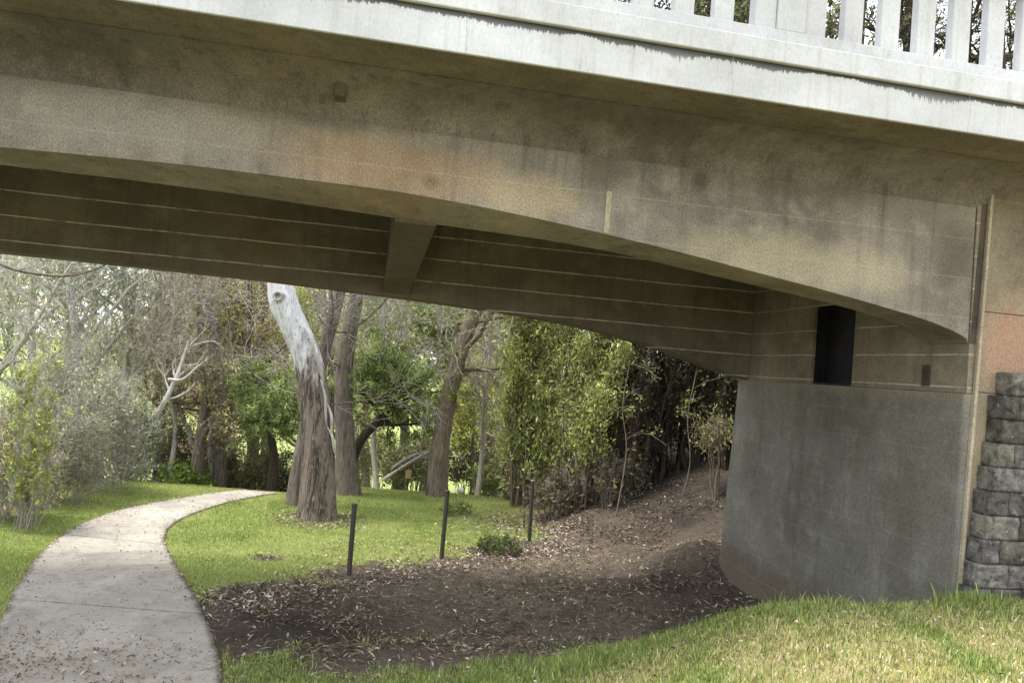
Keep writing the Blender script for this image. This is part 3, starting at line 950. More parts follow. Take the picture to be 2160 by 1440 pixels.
V, Q, C = stone_wall()
sw = empty("stone_wall", bw(7, 5.8, -1.6), "dark rock-faced stone block retaining wall at the right edge", "wall")
mesh("stone_blocks", V, Q, None, M_STONE, sw, C)
b = MB()
bz = [(-2.9, 5.25), (-1.6, 5.36), (-0.84, 5.46), (-0.42, 5.52), (0.04, 5.55), (0.2, 5.62), (0.30, 5.66)]
for (z0, a0), (z1, a1) in zip(bz[:-1], bz[1:]):
    p = [bw(s_, d, z) for z, a in ((z0, a0), (z1, a1)) for s_, d in ((a + 0.02, 5.85), (9.5, 5.85), (9.5, 5.968), (a + 0.02, 5.968))]
    b.add(p, [(3, 2, 1, 0), (4, 5, 6, 7), (0, 1, 5, 4), (1, 2, 6, 5), (2, 3, 7, 6), (3, 0, 4, 7)])
b.build("mortar", M_DARKJ, sw)

# ------------------------------------------------------------------ posts
def post(px, py, top_px, top_py, label, cap):
    r = ray(px, py)
    t = 8.0
    for _ in range(60):
        p = EYE + r * t
        t += (p[2] - terrain(p[0], p[1])) / -r[2] * 0.7
    base = EYE + r * t
    tp = at(top_px, top_py, base[1])
    o = empty("fence_post", base, label, "post", "bare posts at the edge of the lawn")
    d = unit(tp - base)
    L = np.linalg.norm(tp - base)
    rr = 0.034
    pts = [base - d * 0.15, base, base + d * L * 0.5, base + d * (L - 0.03)]
    V, Q = tubes([pts], [[rr * 1.03, rr, rr, rr]], 14)
    mesh("shaft", V, Q, None, M_POST, o, smoothf=True)
    c0 = base + d * (L - 0.031)
    V, Q = tubes([[c0, c0 + d * 0.006, c0 + d * 0.03, c0 + d * 0.034, c0 + d * 0.036]], [[rr, rr * 1.18, rr * 1.18, rr * 0.9, 0.001]], 14)
    mesh("cap", V, Q, None, cap, o)
    return o


post(736, 1210, 748, 1062, "dark round steel post nearest the footpath, left of the three", M_POST)
post(931, 1178, 944, 1034, "dark steel post standing between the two other posts", M_POST)
post(1116, 1140, 1124, 1012, "rust-topped grey post standing in the leaf litter beside the hedge-like trees", M_RUST)

# ------------------------------------------------------------------ trees
def ground_at(px, py):
    r = ray(px, py); t = 10.0
    for _ in range(80):
        p = EYE + r * t
        t += (p[2] - terrain(p[0], p[1])) / -r[2] * 0.5
    return EYE + r * t


def trunk_mesh(path, r0, r1, k=18, flare=0.5, flute=0.08, seed=0, n=40, prof=None):
    p = spline(path, n)
    t = np.linspace(0, 1, n)
    rad = r0 + (r1 - r0) * t
    if prof is not None: rad = np.interp(t, prof[0], prof[1])
    rad = rad * (1 + flare * np.exp(-t * 14))
    V, Q = tubes(p[None], rad[None], k)
    V = V.reshape(n, k, 3)
    a = np.arange(k) / k * 2 * np.pi
    fl = 1 + flute * np.sin(a * 5 + seed)[None] * (0.4 + 1.6 * np.exp(-t * 8))[:, None] + flute * 1.2 * (fbm(a[None] * 2.0 + seed, t[:, None] * 14, seed) - 0.5)
    V = p[:, None] + (V - p[:, None]) * fl[..., None]
    return p, rad, (V.reshape(-1, 3), Q)


def tree(name, label, cat, path, r0, r1, barkm, lv, leaf=None, group=None, twigm=None, flare=0.5, n=30, k=14, flute=0.08, prof=None, extra=None, leafpart="crown"):
    """trunk through path (world points); lv: limb levels; leaf: dict(n,size,sig,cols...)"""
    base = np.array(path[0], float)
    o = empty(name, base, label, cat, group)
    p = np.array(path, float).copy(); p[0] = p[0] - np.array([0, 0, 0.25])
    pp, rad, tm = trunk_mesh(p, r0, r1, k, flare, flute, int(abs(base[0] * 7)) % 17, n, prof)
    big = [tm]; fine = []
    P_, R_ = pp[None], rad[None]
    tips = []
    allp = []
    for i, d in enumerate(lv):
        d = dict(d); kk = d.pop('k', 6 if i == 0 else 4 if i == 1 else 3); keep = d.pop('keep', False)
        P_, R_ = spawn(P_, R_, **d)
        (big if i == 0 else fine).append(tubes(P_, R_, kk))
        allp.append(P_)
    V, Q = merge(big)
    mesh("trunk", V, Q, None, barkm, o, smoothf=True)
    if fine:
        V, Q = merge(fine)
        mesh("branches", V, Q, None, twigm or barkm, o)
    if leaf:
        lp = allp[leaf.get('level', -1)]
        B, PN, _ = lp.shape
        N = leaf['n']
        bi = rng.integers(0, B, N); ti = rng.uniform(leaf.get('t0', 0.3), 1.0, N) * (PN - 1.001)
        ii = ti.astype(int); ff = (ti - ii)[:, None]
        c = lp[bi, ii] * (1 - ff) + lp[bi, ii + 1] * ff + rng.normal(size=(N, 3)) * leaf.get('sig', 0.15) * np.array([1, 1, leaf.get('sz', 0.8)])
        if 'zmin' in leaf: c = c[c[:, 2] > leaf['zmin']]
        N = len(c)
        V, Q = leaves(c, leaf['size'], leaf.get('asp', 0.4), leaf.get('droop', 0.0))
        cols = np.asarray(leaf['cols'], float)
        bc = cols[rng.integers(0, len(cols), B)] * (1 + 0.25 * rng.normal(size=(B, 1))).clip(0.5, 1.6)
        # each spray of leaves has its own hue, each leaf a little variation
        cl = bc[bi[:N]] * (1 + 0.2 * rng.normal(size=(N, 1))).clip(0.4, 1.8)
        mesh(leafpart, V, Q, None, M_LEAF, o, np.repeat(cl, 4, 0))
    return o


# -- the leaning white-topped gum in the middle of the lawn
yb = 13.9
gp = [at(672, 1090, yb), at(672, 1040, yb), at(672, 940, yb), at(664, 840, yb + 0.03), at(650, 760, yb + 0.06), at(622, 690, yb + 0.1), at(600, 640, yb + 0.12), at(592, 590, yb + 0.15), at(588, 500, yb + 0.2), at(560, 380, yb + 0.3), at(540, 250, yb + 0.4)]
gp[0][2] = terrain(gp[0][0], gp[0][1])
gum = tree("gum_tree", "leaning gum tree with white upper bark and rough brown lower trunk", "tree", gp, 0.36, 0.16, M_GUM,
           [dict(n=3, t0=0.86, t1=0.98, ang=50, length=3.0, rr=0.6, P=10, curl=0.15, up=0.12), dict(n=8, t0=0.3, t1=1, ang=45, length=1.3, rr=0.4, P=6, curl=0.2), dict(n=8, t0=0.3, t1=1, ang=40, length=0.6, rr=0.4, P=4, curl=0.2, up=-0.1)],
           dict(n=9000, size=0.12, asp=0.2, droop=1.4, sig=0.1, cols=[(0.10, 0.13, 0.06), (0.14, 0.16, 0.09)]), n=90, k=40, flare=0.32, flute=0.05,
           prof=([0, 0.04, 0.1, 0.22, 0.34, 0.44, 0.52, 0.6, 0.7, 1.0], [0.335, 0.31, 0.30, 0.285, 0.27, 0.25, 0.25, 0.26, 0.24, 0.14]))
# knot on its upper trunk
kc = at(587, 625, yb - 0.145)
kp = []
for j, (ro, dp) in enumerate(((0.115, 0.05), (0.10, -0.045), (0.075, -0.06), (0.05, -0.035), (0.035, 0.03), (0.002, 0.05))):
    for q in range(16):
        a = q / 16 * 2 * np.pi
        kp.append(kc + np.array([math.cos(a) * ro * (1 + 0.12 * math.sin(3 * a)), dp, math.sin(a) * ro * 0.95]))
kp = np.array(kp); I = np.arange(6 * 16).reshape(6, 16)
Q = np.stack([I[:-1], np.roll(I[:-1], -1, 1), np.roll(I[1:], -1, 1), I[1:]], -1).reshape(-1, 4)
mesh("knot", kp, Q, None, M_BARK_PALE, gum, smoothf=True)
# loose bark strips peeling down the right side of the trunk
pv_ = []
for (x0, y0, x1, y1) in ((640, 690, 676, 770), (664, 740, 690, 830), (676, 800, 694, 900), (690, 850, 706, 930), (655, 720, 684, 800), (690, 900, 712, 960)):
    pts = [at(x0 + (x1 - x0) * t + 4 * math.sin(t * 5), y0 + (y1 - y0) * t, yb - 0.18 - 0.03 * math.sin(t * 3)) for t in np.linspace(0, 1, 8)]
    pv_.append(tubes([pts], [[0.012, 0.02, 0.028, 0.03, 0.028, 0.024, 0.018, 0.006]], 5))
V, Q = merge(pv_)
mesh("peeling_bark", V, Q, None, M_BARK_PALE, gum)

TW2 = [dict(n=12, t0=0.3, t1=0.98, ang=62, length=1.9, rr=0.15, P=9, curl=0.17, up=0.06), dict(n=11, t0=0.15, t1=1, ang=48, length=0.9, rr=0.4, P=7, curl=0.22, up=0.02), dict(n=8, t0=0.2, t1=1, ang=45, length=0.42, rr=0.5, P=5, curl=0.25, up=0.0)]
# -- grey trunks standing behind the gum
g = ground_at(738, 1042); y_ = g[1]
tree("bare_tree", "thick grey trunk with bare twigs just right of the leaning gum", "tree",
     [g, at(730, 940, y_), at(724, 820, y_), at(735, 720, y_), at(750, 640, y_), at(760, 560, y_), at(780, 400, y_)], 0.215, 0.12, M_BARK_GREY, TW2,
     dict(n=1500, size=0.05, sig=0.1, cols=[(0.28, 0.30, 0.08), (0.3, 0.2, 0.1)]), twigm=M_TWIG, flare=0.6)
g = ground_at(622, 1064); y_ = g[1]
tree("bare_tree", "dark slanting trunk whose base shows left behind the leaning gum", "tree",
     [g, at(632, 980, y_), at(655, 860, y_), at(684, 740, y_), at(706, 660, y_), at(722, 590, y_), at(750, 420, y_)], 0.155, 0.09, M_BARK_GREY, TW2,
     None, twigm=M_TWIG, flare=0.5)
# -- small dark round-crowned tree on a bent trunk
g = ground_at(742, 1040); y_ = g[1] + 0.6
g = np.array([at(742, 1040, y_)[0], y_, 0]); g[2] = terrain(g[0], g[1])
tree("wattle_tree", "small dark-trunked tree with dense green crown right of the grey trunk", "tree",
     [g, at(742, 980, y_), at(760, 930, y_), at(800, 885, y_), at(830, 850, y_), at(850, 800, y_)], 0.14, 0.06, M_BARK_DARK,
     [dict(n=14, t0=0.55, t1=1, ang=65, length=1.0, rr=0.55, P=7, curl=0.15, up=0.06), dict(n=8, t0=0.3, t1=1, ang=50, length=0.5, rr=0.5, P=5, curl=0.2), dict(n=5, t0=0.3, t1=1, ang=45, length=0.25, rr=0.5, P=4, curl=0.2)],
     dict(n=19000, size=0.07, asp=0.3, sig=0.06, droop=0.5, cols=[(0.15, 0.20, 0.06), (0.25, 0.32, 0.10), (0.34, 0.40, 0.14)]))
# -- vine-covered leaning tree
g = ground_at(922, 1045); y_ = g[1]
tree("leaning_tree", "brown vine-covered trunk leaning right in the middle of the far lawn", "tree",
     [g, at(922, 1000, y_), at(934, 900, y_), at(955, 800, y_), at(985, 700, y_), at(1020, 620, y_), at(1060, 520, y_)], 0.24, 0.13, M_BARK_BROWN,
     [dict(n=10, t0=0.3, t1=0.95, ang=60, length=1.9, rr=0.35, P=9, curl=0.18, up=0.05), dict(n=9, t0=0.25, t1=1, ang=45, length=0.9, rr=0.4, P=6, curl=0.2), dict(n=7, t0=0.2, t1=1, ang=42, length=0.4, rr=0.5, P=5, curl=0.25)],
     dict(n=5000, size=0.055, sig=0.12, cols=[(0.30, 0.34, 0.09), (0.22, 0.28, 0.08)]), twigm=M_TWIG, flare=0.4)


def bush(name, label, cat, px, py, depth, w_px, h_px, n, size, cols, twigm=M_TWIG, stems=14, asp=0.45, droop=0.0, group=None, twign=9, splay=0.5, sig=0.12, stem_r=0.02, base=None, curl=0.12, l2=0.35, t0=0.25, z0=None, ang2=42, up2=0.08):
    """many-stemmed shrub or distant tree: stems spread from a base, twigs and leaves along them"""
    b = at(px, py, depth) if base is None else np.array(base, float)
    b[2] = terrain(b[0], b[1]) if z0 is None else z0
    sc = depth / F_PX
    W, H = w_px * sc / 2, h_px * sc
    o = empty(name, b, label, cat, group)
    a = rng.uniform(0, 2 * np.pi, stems); rr = np.sqrt(rng.uniform(0.0, 1, stems))
    off = np.stack([np.cos(a) * rr, np.sin(a) * rr, np.zeros(stems)], -1)
    P = 9
    t = np.linspace(0, 1, P)[None, :, None]
    hh = H * (1 - 0.35 * rr ** 2) * rng.uniform(0.72, 1.0, stems)
    start = b + off * W * (1 - splay)
    end = b + off * W * np.array([1, 1, 0]) + np.stack([np.zeros(stems), np.zeros(stems), hh], -1)
    ctr = start * (1 - t.transpose(0, 1, 2)[0, 0, 0]) if False else None
    paths = start[:, None] * (1 - t) + end[:, None] * t
    lat = (t ** 0.6 - t) * (end - start)[:, None] * np.array([1, 1, 0])
    wig = np.cumsum(rng.normal(size=(stems, P, 3)) * np.array([1, 1, 0.2]) * curl * H * 0.12, 1); wig[:, 0] = 0
    paths = paths + lat + wig
    paths[:, 0, 2] -= 0.15
    rad = stem_r * np.linspace(1, 0.3, P)[None] * rng.uniform(0.6, 1.3, (stems, 1))
    P2, R2 = spawn(paths, rad, twign, t0, 1.0, ang2, H * l2 * 0.6, 0.5, P=6, curl=0.2 if ang2 > 30 else 0.1, up=up2 - droop * 0.1)
    P3, R3 = spawn(P2, R2, 5, 0.2, 1.0, ang2 + 3, H * l2 * 0.28, 0.6, P=4, curl=0.25, up=0.03 - droop * 0.15)
    V, Q = merge([tubes(paths, rad, 5), tubes(P2, R2, 4), tubes(P3, R3, 3)])
    mesh("stems", V, Q, None, twigm, o)
    if n:
        B = len(P3)
        bi = rng.integers(0, B, n); ti = rng.uniform(0.2, 1.0, n) * 2.999
        ii = ti.astype(int).clip(0, 2); ff = (ti - ii)[:, None]
        c = P3[bi, ii] * (1 - ff) + P3[bi, ii + 1] * ff + rng.normal(size=(n, 3)) * sig
        c[:, 2] = np.maximum(c[:, 2], b[2] + 0.03)
        V, Q = leaves(c, size, asp, droop)
        cols = np.asarray(cols, float)
        sc_ = cols[rng.integers(0, len(cols), B)] * (1 + 0.22 * rng.normal(size=(B, 1))).clip(0.5, 1.6)
        cl = sc_[bi] * (1 + 0.2 * rng.normal(size=(n, 1))).clip(0.4, 1.8)
        mesh("foliage", V, Q, None, M_LEAF, o, np.repeat(cl, 4, 0))
    return o


GREYGREEN = [(0.34, 0.38, 0.22), (0.46, 0.48, 0.34), (0.27, 0.33, 0.14), (0.55, 0.54, 0.44)]
OLIVE = [(0.252, 0.276, 0.117), (0.324, 0.345, 0.156), (0.18, 0.207, 0.098)]
BRIGHT = [(0.213, 0.338, 0.062), (0.275, 0.4, 0.075), (0.15, 0.25, 0.05)]
YELLOW = [(0.546, 0.607, 0.132), (0.425, 0.516, 0.116), (0.637, 0.637, 0.199)]
HAZY = [(0.486, 0.559, 0.253), (0.648, 0.708, 0.359), (0.406, 0.485, 0.211), (0.728, 0.671, 0.421)]
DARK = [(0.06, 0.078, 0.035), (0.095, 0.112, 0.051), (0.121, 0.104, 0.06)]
BROWN = [(0.455, 0.342, 0.213), (0.592, 0.455, 0.308), (0.319, 0.251, 0.142), (0.501, 0.477, 0.283)]

# poplar-like column trees right of the lawn
COLG = [(0.42, 0.47, 0.15), (0.56, 0.59, 0.21), (0.28, 0.33, 0.10), (0.36, 0.38, 0.14)]
bush("column_tree", "tall narrow light green column tree at the right end of the lawn", "tree", 1120, 1050, 16.5, 120, 660, 42000, 0.075, COLG, M_BARK_BROWN, 16, 0.34, 1.2, splay=0.35, stem_r=0.03, twign=18, l2=0.2, t0=0.08, sig=0.07, curl=0.10, ang2=16, up2=0.25)
bush("column_tree", "broad column of upright light green shoots touching the dark ivy trunks", "tree", 1235, 1062, 15.6, 170, 640, 46000, 0.075, COLG, M_BARK_BROWN, 20, 0.34, 1.2, splay=0.3, stem_r=0.03, twign=18, l2=0.2, t0=0.1, sig=0.08, curl=0.10, ang2=16, up2=0.25)
# dark ivy trunks on the bank
for i, (px, py, dp, wpx, hpx, lab) in enumerate(((1345, 1045, 15.0, 110, 560, "dark many-stemmed tree beside the broad column tree"),
                                              (1425, 1030, 15.6, 120, 560, "dark ivy-clad tree halfway between column trees and pier"),
                                              (1490, 1000, 16.2, 110, 560, "dark brown trunk cluster on the bank second from the grey pier"),
                                              (1545, 1010, 14.6, 70, 420, "dark brown hanging growth on the bank touching the grey pier edge"))):
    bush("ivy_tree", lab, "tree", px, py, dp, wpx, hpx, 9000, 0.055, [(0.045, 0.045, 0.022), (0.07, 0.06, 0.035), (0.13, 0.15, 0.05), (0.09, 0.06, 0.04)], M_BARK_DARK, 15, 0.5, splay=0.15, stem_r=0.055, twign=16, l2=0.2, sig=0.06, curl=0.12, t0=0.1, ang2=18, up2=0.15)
for i, (px, py, x1, y1, dp, lab) in enumerate(((1432, 1062, 1470, 780, 14.0, "thin pale sapling stem in front of the dark trunks"),
                                            (1300, 1040, 1330, 760, 14.0, "thin pale sapling in front of the broad column tree"))):
    b0 = at(px, py, dp); b0[2] = terrain(b0[0], b0[1])
    tree("sapling", lab, "sapling", [b0, at(px + (x1 - px) * 0.3 + 12, py + (y1 - py) * 0.3, dp), at(px + (x1 - px) * 0.65 - 6, py + (y1 - py) * 0.65, dp), at(x1, y1, dp)], 0.014, 0.007, M_TWIG_BROWN,
         [dict(n=6, t0=0.4, t1=1, ang=45, length=0.45, rr=0.4, P=6, curl=0.18), dict(n=4, t0=0.3, t1=1, ang=45, length=0.25, rr=0.5, P=4, curl=0.2)],
         dict(n=140, size=0.06, asp=0.5, sig=0.06, cols=[(0.22, 0.28, 0.07), (0.28, 0.32, 0.10)]), flare=0.1, n=14, k=6)
bush("leafy_shrub", "yellowish drooping shrub in the gap just left of the pier top", "shrub", 1518, 960, 13.6, 44, 200, 800, 0.07, [(0.36, 0.38, 0.16), (0.28, 0.28, 0.12), (0.30, 0.24, 0.14)], M_TWIG_BROWN, 5, 0.3, 1.5, splay=0.6, t0=0.75, l2=0.2)

# acacia left behind the gum
b0 = at(575, 1012, 18.5); b0[2] = terrain(b0[0], b0[1])
tree("wattle_tree", "soft feathery green tree left behind the leaning gum", "tree",
     [b0, at(578, 970, 18.5), at(572, 920, 18.5), at(572, 880, 18.5), at(570, 815, 18.5)], 0.12, 0.05, M_BARK_DARK,
     [dict(n=16, t0=0.5, t1=1, ang=70, length=0.8, rr=0.5, P=7, curl=0.15, up=0.03), dict(n=9, t0=0.3, t1=1, ang=50, length=0.55, rr=0.5, P=5, curl=0.2), dict(n=5, t0=0.3, t1=1, ang=45, length=0.3, rr=0.5, P=4, curl=0.2, up=-0.1)],
     dict(n=17000, size=0.08, asp=0.25, sig=0.05, droop=0.8, cols=[(0.21, 0.27, 0.09), (0.29, 0.37, 0.13), (0.38, 0.45, 0.18)]))


def bigtree(name, label, px, dp, top_py, bark_, cols, n, size, spread=2.6, lean=0.0, r=0.2, twig=None, droop=0.0, asp=0.4, lvl1=12, group=None, sig=0.2, t0=0.3, base_py=1010, up=0.05):
    b0 = at(px, base_py, dp); b0[2] = terrain(b0[0], b0[1])
    tp = at(px + lean, top_py, dp)
    w1 = rng.normal(size=3) * 0.25; w1[2] = 0
    path = [b0, b0 * 0.75 + tp * 0.25 + w1, b0 * 0.5 + tp * 0.5 - w1 * 0.6, b0 * 0.25 + tp * 0.75 + w1 * 0.4, tp]
    return tree(name, label, "tree", path, r, r * 0.3, bark_,
                [dict(n=lvl1, t0=t0, t1=1, ang=52, length=spread, rr=0.6 if bark_ is M_BARK_PALE else 0.5, P=9, curl=0.15, up=up), dict(n=9, t0=0.25, t1=1, ang=45, length=spread * 0.45, rr=0.45, P=6, curl=0.2, up=-droop * 0.08),
                 dict(n=7, t0=0.2, t1=1, ang=42, length=spread * 0.2, rr=0.5, P=5, curl=0.22, up=-droop * 0.15)],
                dict(n=n, size=size, asp=asp, sig=sig, droop=droop, cols=cols) if n else None, twigm=twig or bark_, group=group)


# yellow-green and hazy green trees far behind the lawn
bigtree("spring_tree", "bright yellow-green leafed tree far behind the top of the gum trunk", 560, 26, 480, M_BARK_BROWN, YELLOW, 26000, 0.13, 2.6, t0=0.35)
bigtree("spring_tree", "hazy pale green tree filling the gap between grey trunk and leaning tree", 840, 27, 500, M_BARK_BROWN, HAZY, 30000, 0.13, 2.8)
bigtree("spring_tree", "fresh green tree behind the upper part of the leaning vine trunk", 930, 24, 560, M_BARK_BROWN, HAZY + BRIGHT, 22000, 0.12, 2.3)
bigtree("spring_tree", "pale green tree at the left edge of the tall column tree", 1035, 25, 600, M_BARK_GREY, HAZY + BROWN, 15000, 0.11, 2.0, twig=M_TWIG)
bigtree("spring_tree", "small yellow-green tree between leaning trunk and column tree", 1000, 21, 830, M_BARK_BROWN, YELLOW, 4500, 0.09, 0.9, r=0.08)
bigtree("spring_tree", "light green tree just right above the grey trunk twigs", 700, 28, 520, M_BARK_BROWN, HAZY + YELLOW, 22000, 0.12, 2.6)
bigtree("bare_tree", "brown twiggy tree above the feathery green tree", 520, 22, 560, M_BARK_BROWN, BROWN, 9000, 0.08, 2.4, twig=M_TWIG_BROWN, lvl1=16)
bigtree("bare_tree", "grey twiggy tree right of the leaning vine trunk", 1060, 19.5, 700, M_BARK_PALE, BROWN, 1800, 0.06, 1.5, twig=M_TWIG, r=0.09, lvl1=14)

for (px, dp, top, ln, lab) in ((800, 18.6, 560, 20, "bare twiggy grey tree between the thick grey trunk and the leaning vine trunk"),
                               (1010, 18.8, 640, 30, "bare pale twiggy tree just right of the leaning vine trunk"),
                               (470, 20, 560, -10, "bare brown-grey twiggy tree above the path end"),
                               (350, 19, 520, 15, "bare grey twiggy tree over the pale fallen limb")):
    bigtree("bare_tree", lab, px, dp, top, M_TWIG, YELLOW + BROWN, 900, 0.05, 1.9, ln, 0.07, M_TWIG, 0.0, 0.4, 20, t0=0.35, up=0.06)

# gums with pale limbs and grey drooping leaves on the left
for (px, dp, top, cols, nl, lean, lab, tw) in (
        (60, 21, 300, GREYGREEN, 24000, 20, "grey-leaved gum at the far left edge under the bridge", M_BARK_PALE),
        (175, 19, 420, GREYGREEN, 16000, -40, "pale-stemmed gum behind the shrubs left of the path", M_BARK_PALE),
        (245, 20.5, 480, GREYGREEN, 14000, 50, "forked white-limbed gum left of the fallen pale branch", M_BARK_PALE),
        (330, 24, 420, GREYGREEN + BROWN, 26000, 10, "tall grey-brown gum above the dark hollow left of the path end", M_TWIG),
        (420, 23, 440, BROWN + OLIVE, 24000, 25, "brownish drooping gum behind the end of the path", M_TWIG_BROWN),
        (-60, 18, 300, GREYGREEN, 16000, 20, "grey gum leaning in from beyond the left edge", M_BARK_PALE)):
    bigtree("gum_tree", lab, px, dp, top, M_BARK_PALE if tw is M_BARK_PALE else M_BARK_GREY, cols, nl * (7 if tw is M_BARK_PALE else 10) // 20, 0.10, 2.6, lean, 0.15, tw, 1.2, 0.22, 16, sig=0.16, t0=0.2)
# brown wood at the back closing the gaps low down
k = 0
BACK = ((30, 34, "left-most"), (200, 36, "left"), (360, 35, ""), (500, 38, ""), (640, 36, ""), (780, 34, ""), (900, 37, ""), (1040, 36, ""), (1180, 35, ""), (1330, 33, ""))
for (px, dp, _) in BACK:
    bigtree("woodland_tree", "distant hazy olive tree in the back row of the woodland", px, dp, 430 + rng.uniform(-40, 60), M_BARK_GREY, HAZY + OLIVE + BROWN, 15000, 0.17, 3.6, 0, 0.2, M_TWIG, 0.6, 0.4, 14, group="back row of woodland trees", sig=0.35, t0=0.12)

# shrubs left of the path
bush("tall_shrub", "upright yellow-green sapling shrub at the far left beside the lawn", "shrub", 52, 1072, 11.4, 120, 370, 3600, 0.05, [(0.50, 0.54, 0.14), (0.40, 0.45, 0.13), (0.30, 0.35, 0.11)], M_TWIG, 11, 0.5, splay=0.5, l2=0.25, sig=0.025, stem_r=0.010, ang2=18, up2=0.2, t0=0.04)
for (px, py, dp, wpx, hpx, n, cols, lab, tm) in (
        (130, 1062, 13.4, 150, 250, 9000, GREYGREEN + OLIVE, "grey-green scrubby bush right of the yellow sapling shrub", M_TWIG),
        (215, 1040, 14.6, 150, 260, 9000, GREYGREEN, "loose grey bush at the middle of the left lawn edge", M_TWIG),
        (268, 1012, 16.6, 90, 170, 8000, [(0.10, 0.20, 0.05), (0.14, 0.24, 0.07), (0.16, 0.18, 0.10)], "low green bush where the left lawn narrows to the path end", M_TWIG_BROWN),
        (20, 1085, 11.9, 150, 220, 6000, GREYGREEN + BROWN, "twiggy grey bush in the left corner in front of the sapling shrub", M_TWIG_BROWN),
        (90, 1040, 15.6, 200, 330, 12000, GREYGREEN, "tall grey bush behind the yellow sapling shrub", M_TWIG)):
    bush("scrub_bush", lab, "shrub", px, py, dp, wpx, hpx, n // 2, 0.06, cols, M_TWIG, 24, 0.35, 0.3, splay=0.3, l2=0.32, sig=0.05, stem_r=0.010, twign=14, ang2=34, t0=0.04)
# dark undergrowth beyond the crest of the lawn
UND = ((330, 1012, 20, 190, 170, DARK, "dark undergrowth mound left of the two short trunks"), (430, 1012, 21, 150, 150, DARK + BROWN, "dark brush behind the two short trunks at the path end"),
       (540, 1015, 20.5, 150, 130, OLIVE + DARK, "low olive brush under the feathery green tree"), (640, 1030, 21, 160, 120, DARK, "dark low brush behind the base of the leaning gum"),
       (790, 1035, 20.5, 170, 130, OLIVE, "olive brush under the small dark-trunked tree"), (880, 1038, 21, 130, 130, DARK + OLIVE, "dark brush behind the fallen white branches"),
       (980, 1040, 22, 150, 140, DARK, "dark brush right of the leaning vine trunk"), (1060, 1040, 20, 120, 90, BRIGHT + OLIVE, "light green low brush behind the log"),
       (1105, 1045, 19, 90, 130, DARK + BROWN, "grey-brown brush at the foot of the tall column tree"), (380, 1005, 19, 100, 60, BRIGHT, "small bright green clump at the far end of the path lawn"),
       (1290, 1062, 14.9, 120, 110, [(0.17, 0.15, 0.11), (0.12, 0.11, 0.08), (0.24, 0.22, 0.15), (0.20, 0.24, 0.09)], "brown tangled brush at the foot of the broad column tree"), (1180, 1062, 15.2, 110, 90, [(0.17, 0.15, 0.11), (0.12, 0.11, 0.08), (0.24, 0.22, 0.15), (0.20, 0.24, 0.09)], "brown twiggy brush right of the rust-topped post"),
       (1400, 1040, 16.5, 170, 190, DARK, "dark brush on the bank behind the thin saplings"), (1490, 990, 17.5, 150, 190, DARK, "dark brush on the bank beside the pier"))
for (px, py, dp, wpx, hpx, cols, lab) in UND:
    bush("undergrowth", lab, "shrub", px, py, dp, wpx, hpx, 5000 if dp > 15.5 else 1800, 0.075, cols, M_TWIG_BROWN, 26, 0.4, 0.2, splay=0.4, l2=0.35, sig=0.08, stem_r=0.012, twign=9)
# short thick trunks at the path end
for (px, py, dp, ln, lab) in ((412, 1008, 19.0, 20, "short dark trunk at the end of the path"), (468, 1010, 19.6, -10, "forked dark trunk right of the short trunk at the path end")):
    b0 = at(px, py, dp); b0[2] = terrain(b0[0], b0[1])
    tree("woodland_tree", lab, "tree", [b0, at(px + ln * 0.4, py - 60, dp), at(px + ln, py - 150, dp), at(px + ln * 2, py - 330, dp)], 0.19, 0.07, M_BARK_GREY,
         [dict(n=7, t0=0.3, t1=1, ang=48, length=1.6, rr=0.5, P=8, curl=0.2, up=0.05), dict(n=8, t0=0.3, t1=1, ang=45, length=0.8, rr=0.5, P=6, curl=0.2), dict(n=5, t0=0.3, t1=1, ang=45, length=0.4, rr=0.5, P=4, curl=0.2)],
         dict(n=5000, size=0.08, sig=0.1, asp=0.3, droop=1.0, cols=BROWN + OLIVE), twigm=M_TWIG_BROWN)


# -- fallen and hanging pale limbs
def limb(name, label, pts, r0, r1, mat, kids, cat="branch", rr=0.5):
    p = spline(pts, 26)
    o = empty(name, p[0], label, cat)
    rad = np.linspace(r0, r1, 26)
    parts = [tubes(p[None], rad[None], 8)]
    P_, R_ = p[None], rad[None]
    for d in kids:
        P_, R_ = spawn(P_, R_, **d); parts.append(tubes(P_, R_, 4))
    V, Q = merge(parts)
    mesh("limb", V, Q, None, mat, o, smoothf=True)
    return o


limb("dead_branch", "big pale fallen limb reaching up right over the dark hollow left of the path", [at(272, 905, 17), at(320, 885, 17), at(348, 845, 17), at(370, 800, 17.1), at(385, 760, 17.2), at(398, 718, 17.2)], 0.085, 0.025, M_BARK_PALE,
     [dict(n=7, t0=0.35, t1=0.95, ang=40, length=0.75, rr=0.6, P=8, curl=0.22, up=0.05), dict(n=4, t0=0.3, t1=1, ang=40, length=0.35, rr=0.5, P=5, curl=0.2)])
limb("dead_branch", "thin pale limb forking from the big fallen limb", [at(355, 800, 16.9), at(385, 800, 16.9), at(415, 775, 16.9), at(440, 755, 16.9)], 0.04, 0.012, M_BARK_PALE, [dict(n=5, t0=0.3, t1=0.95, ang=40, length=0.4, rr=0.6, P=6, curl=0.2)])
limb("dead_branch", "grey hanging branch at top left just below the bridge girder", [at(-30, 540, 12.5), at(20, 565, 12.5), at(80, 578, 12.5), at(140, 582, 12.5), at(190, 572, 12.5), at(228, 556, 12.5)], 0.03, 0.01, M_BARK_GREY,
     [dict(n=6, t0=0.2, t1=0.95, ang=35, length=0.5, rr=0.6, P=7, curl=0.2)])
limb("dead_branch", "white dead limb slanting against the leaning vine trunk, lower one", [at(808, 1012, 17.6), at(840, 990, 17.6), at(880, 965, 17.6), at(918, 946, 17.6)], 0.035, 0.025, M_BARK_PALE, [dict(n=3, t0=0.4, t1=0.9, ang=35, length=0.5, rr=0.5, P=6, curl=0.15)])
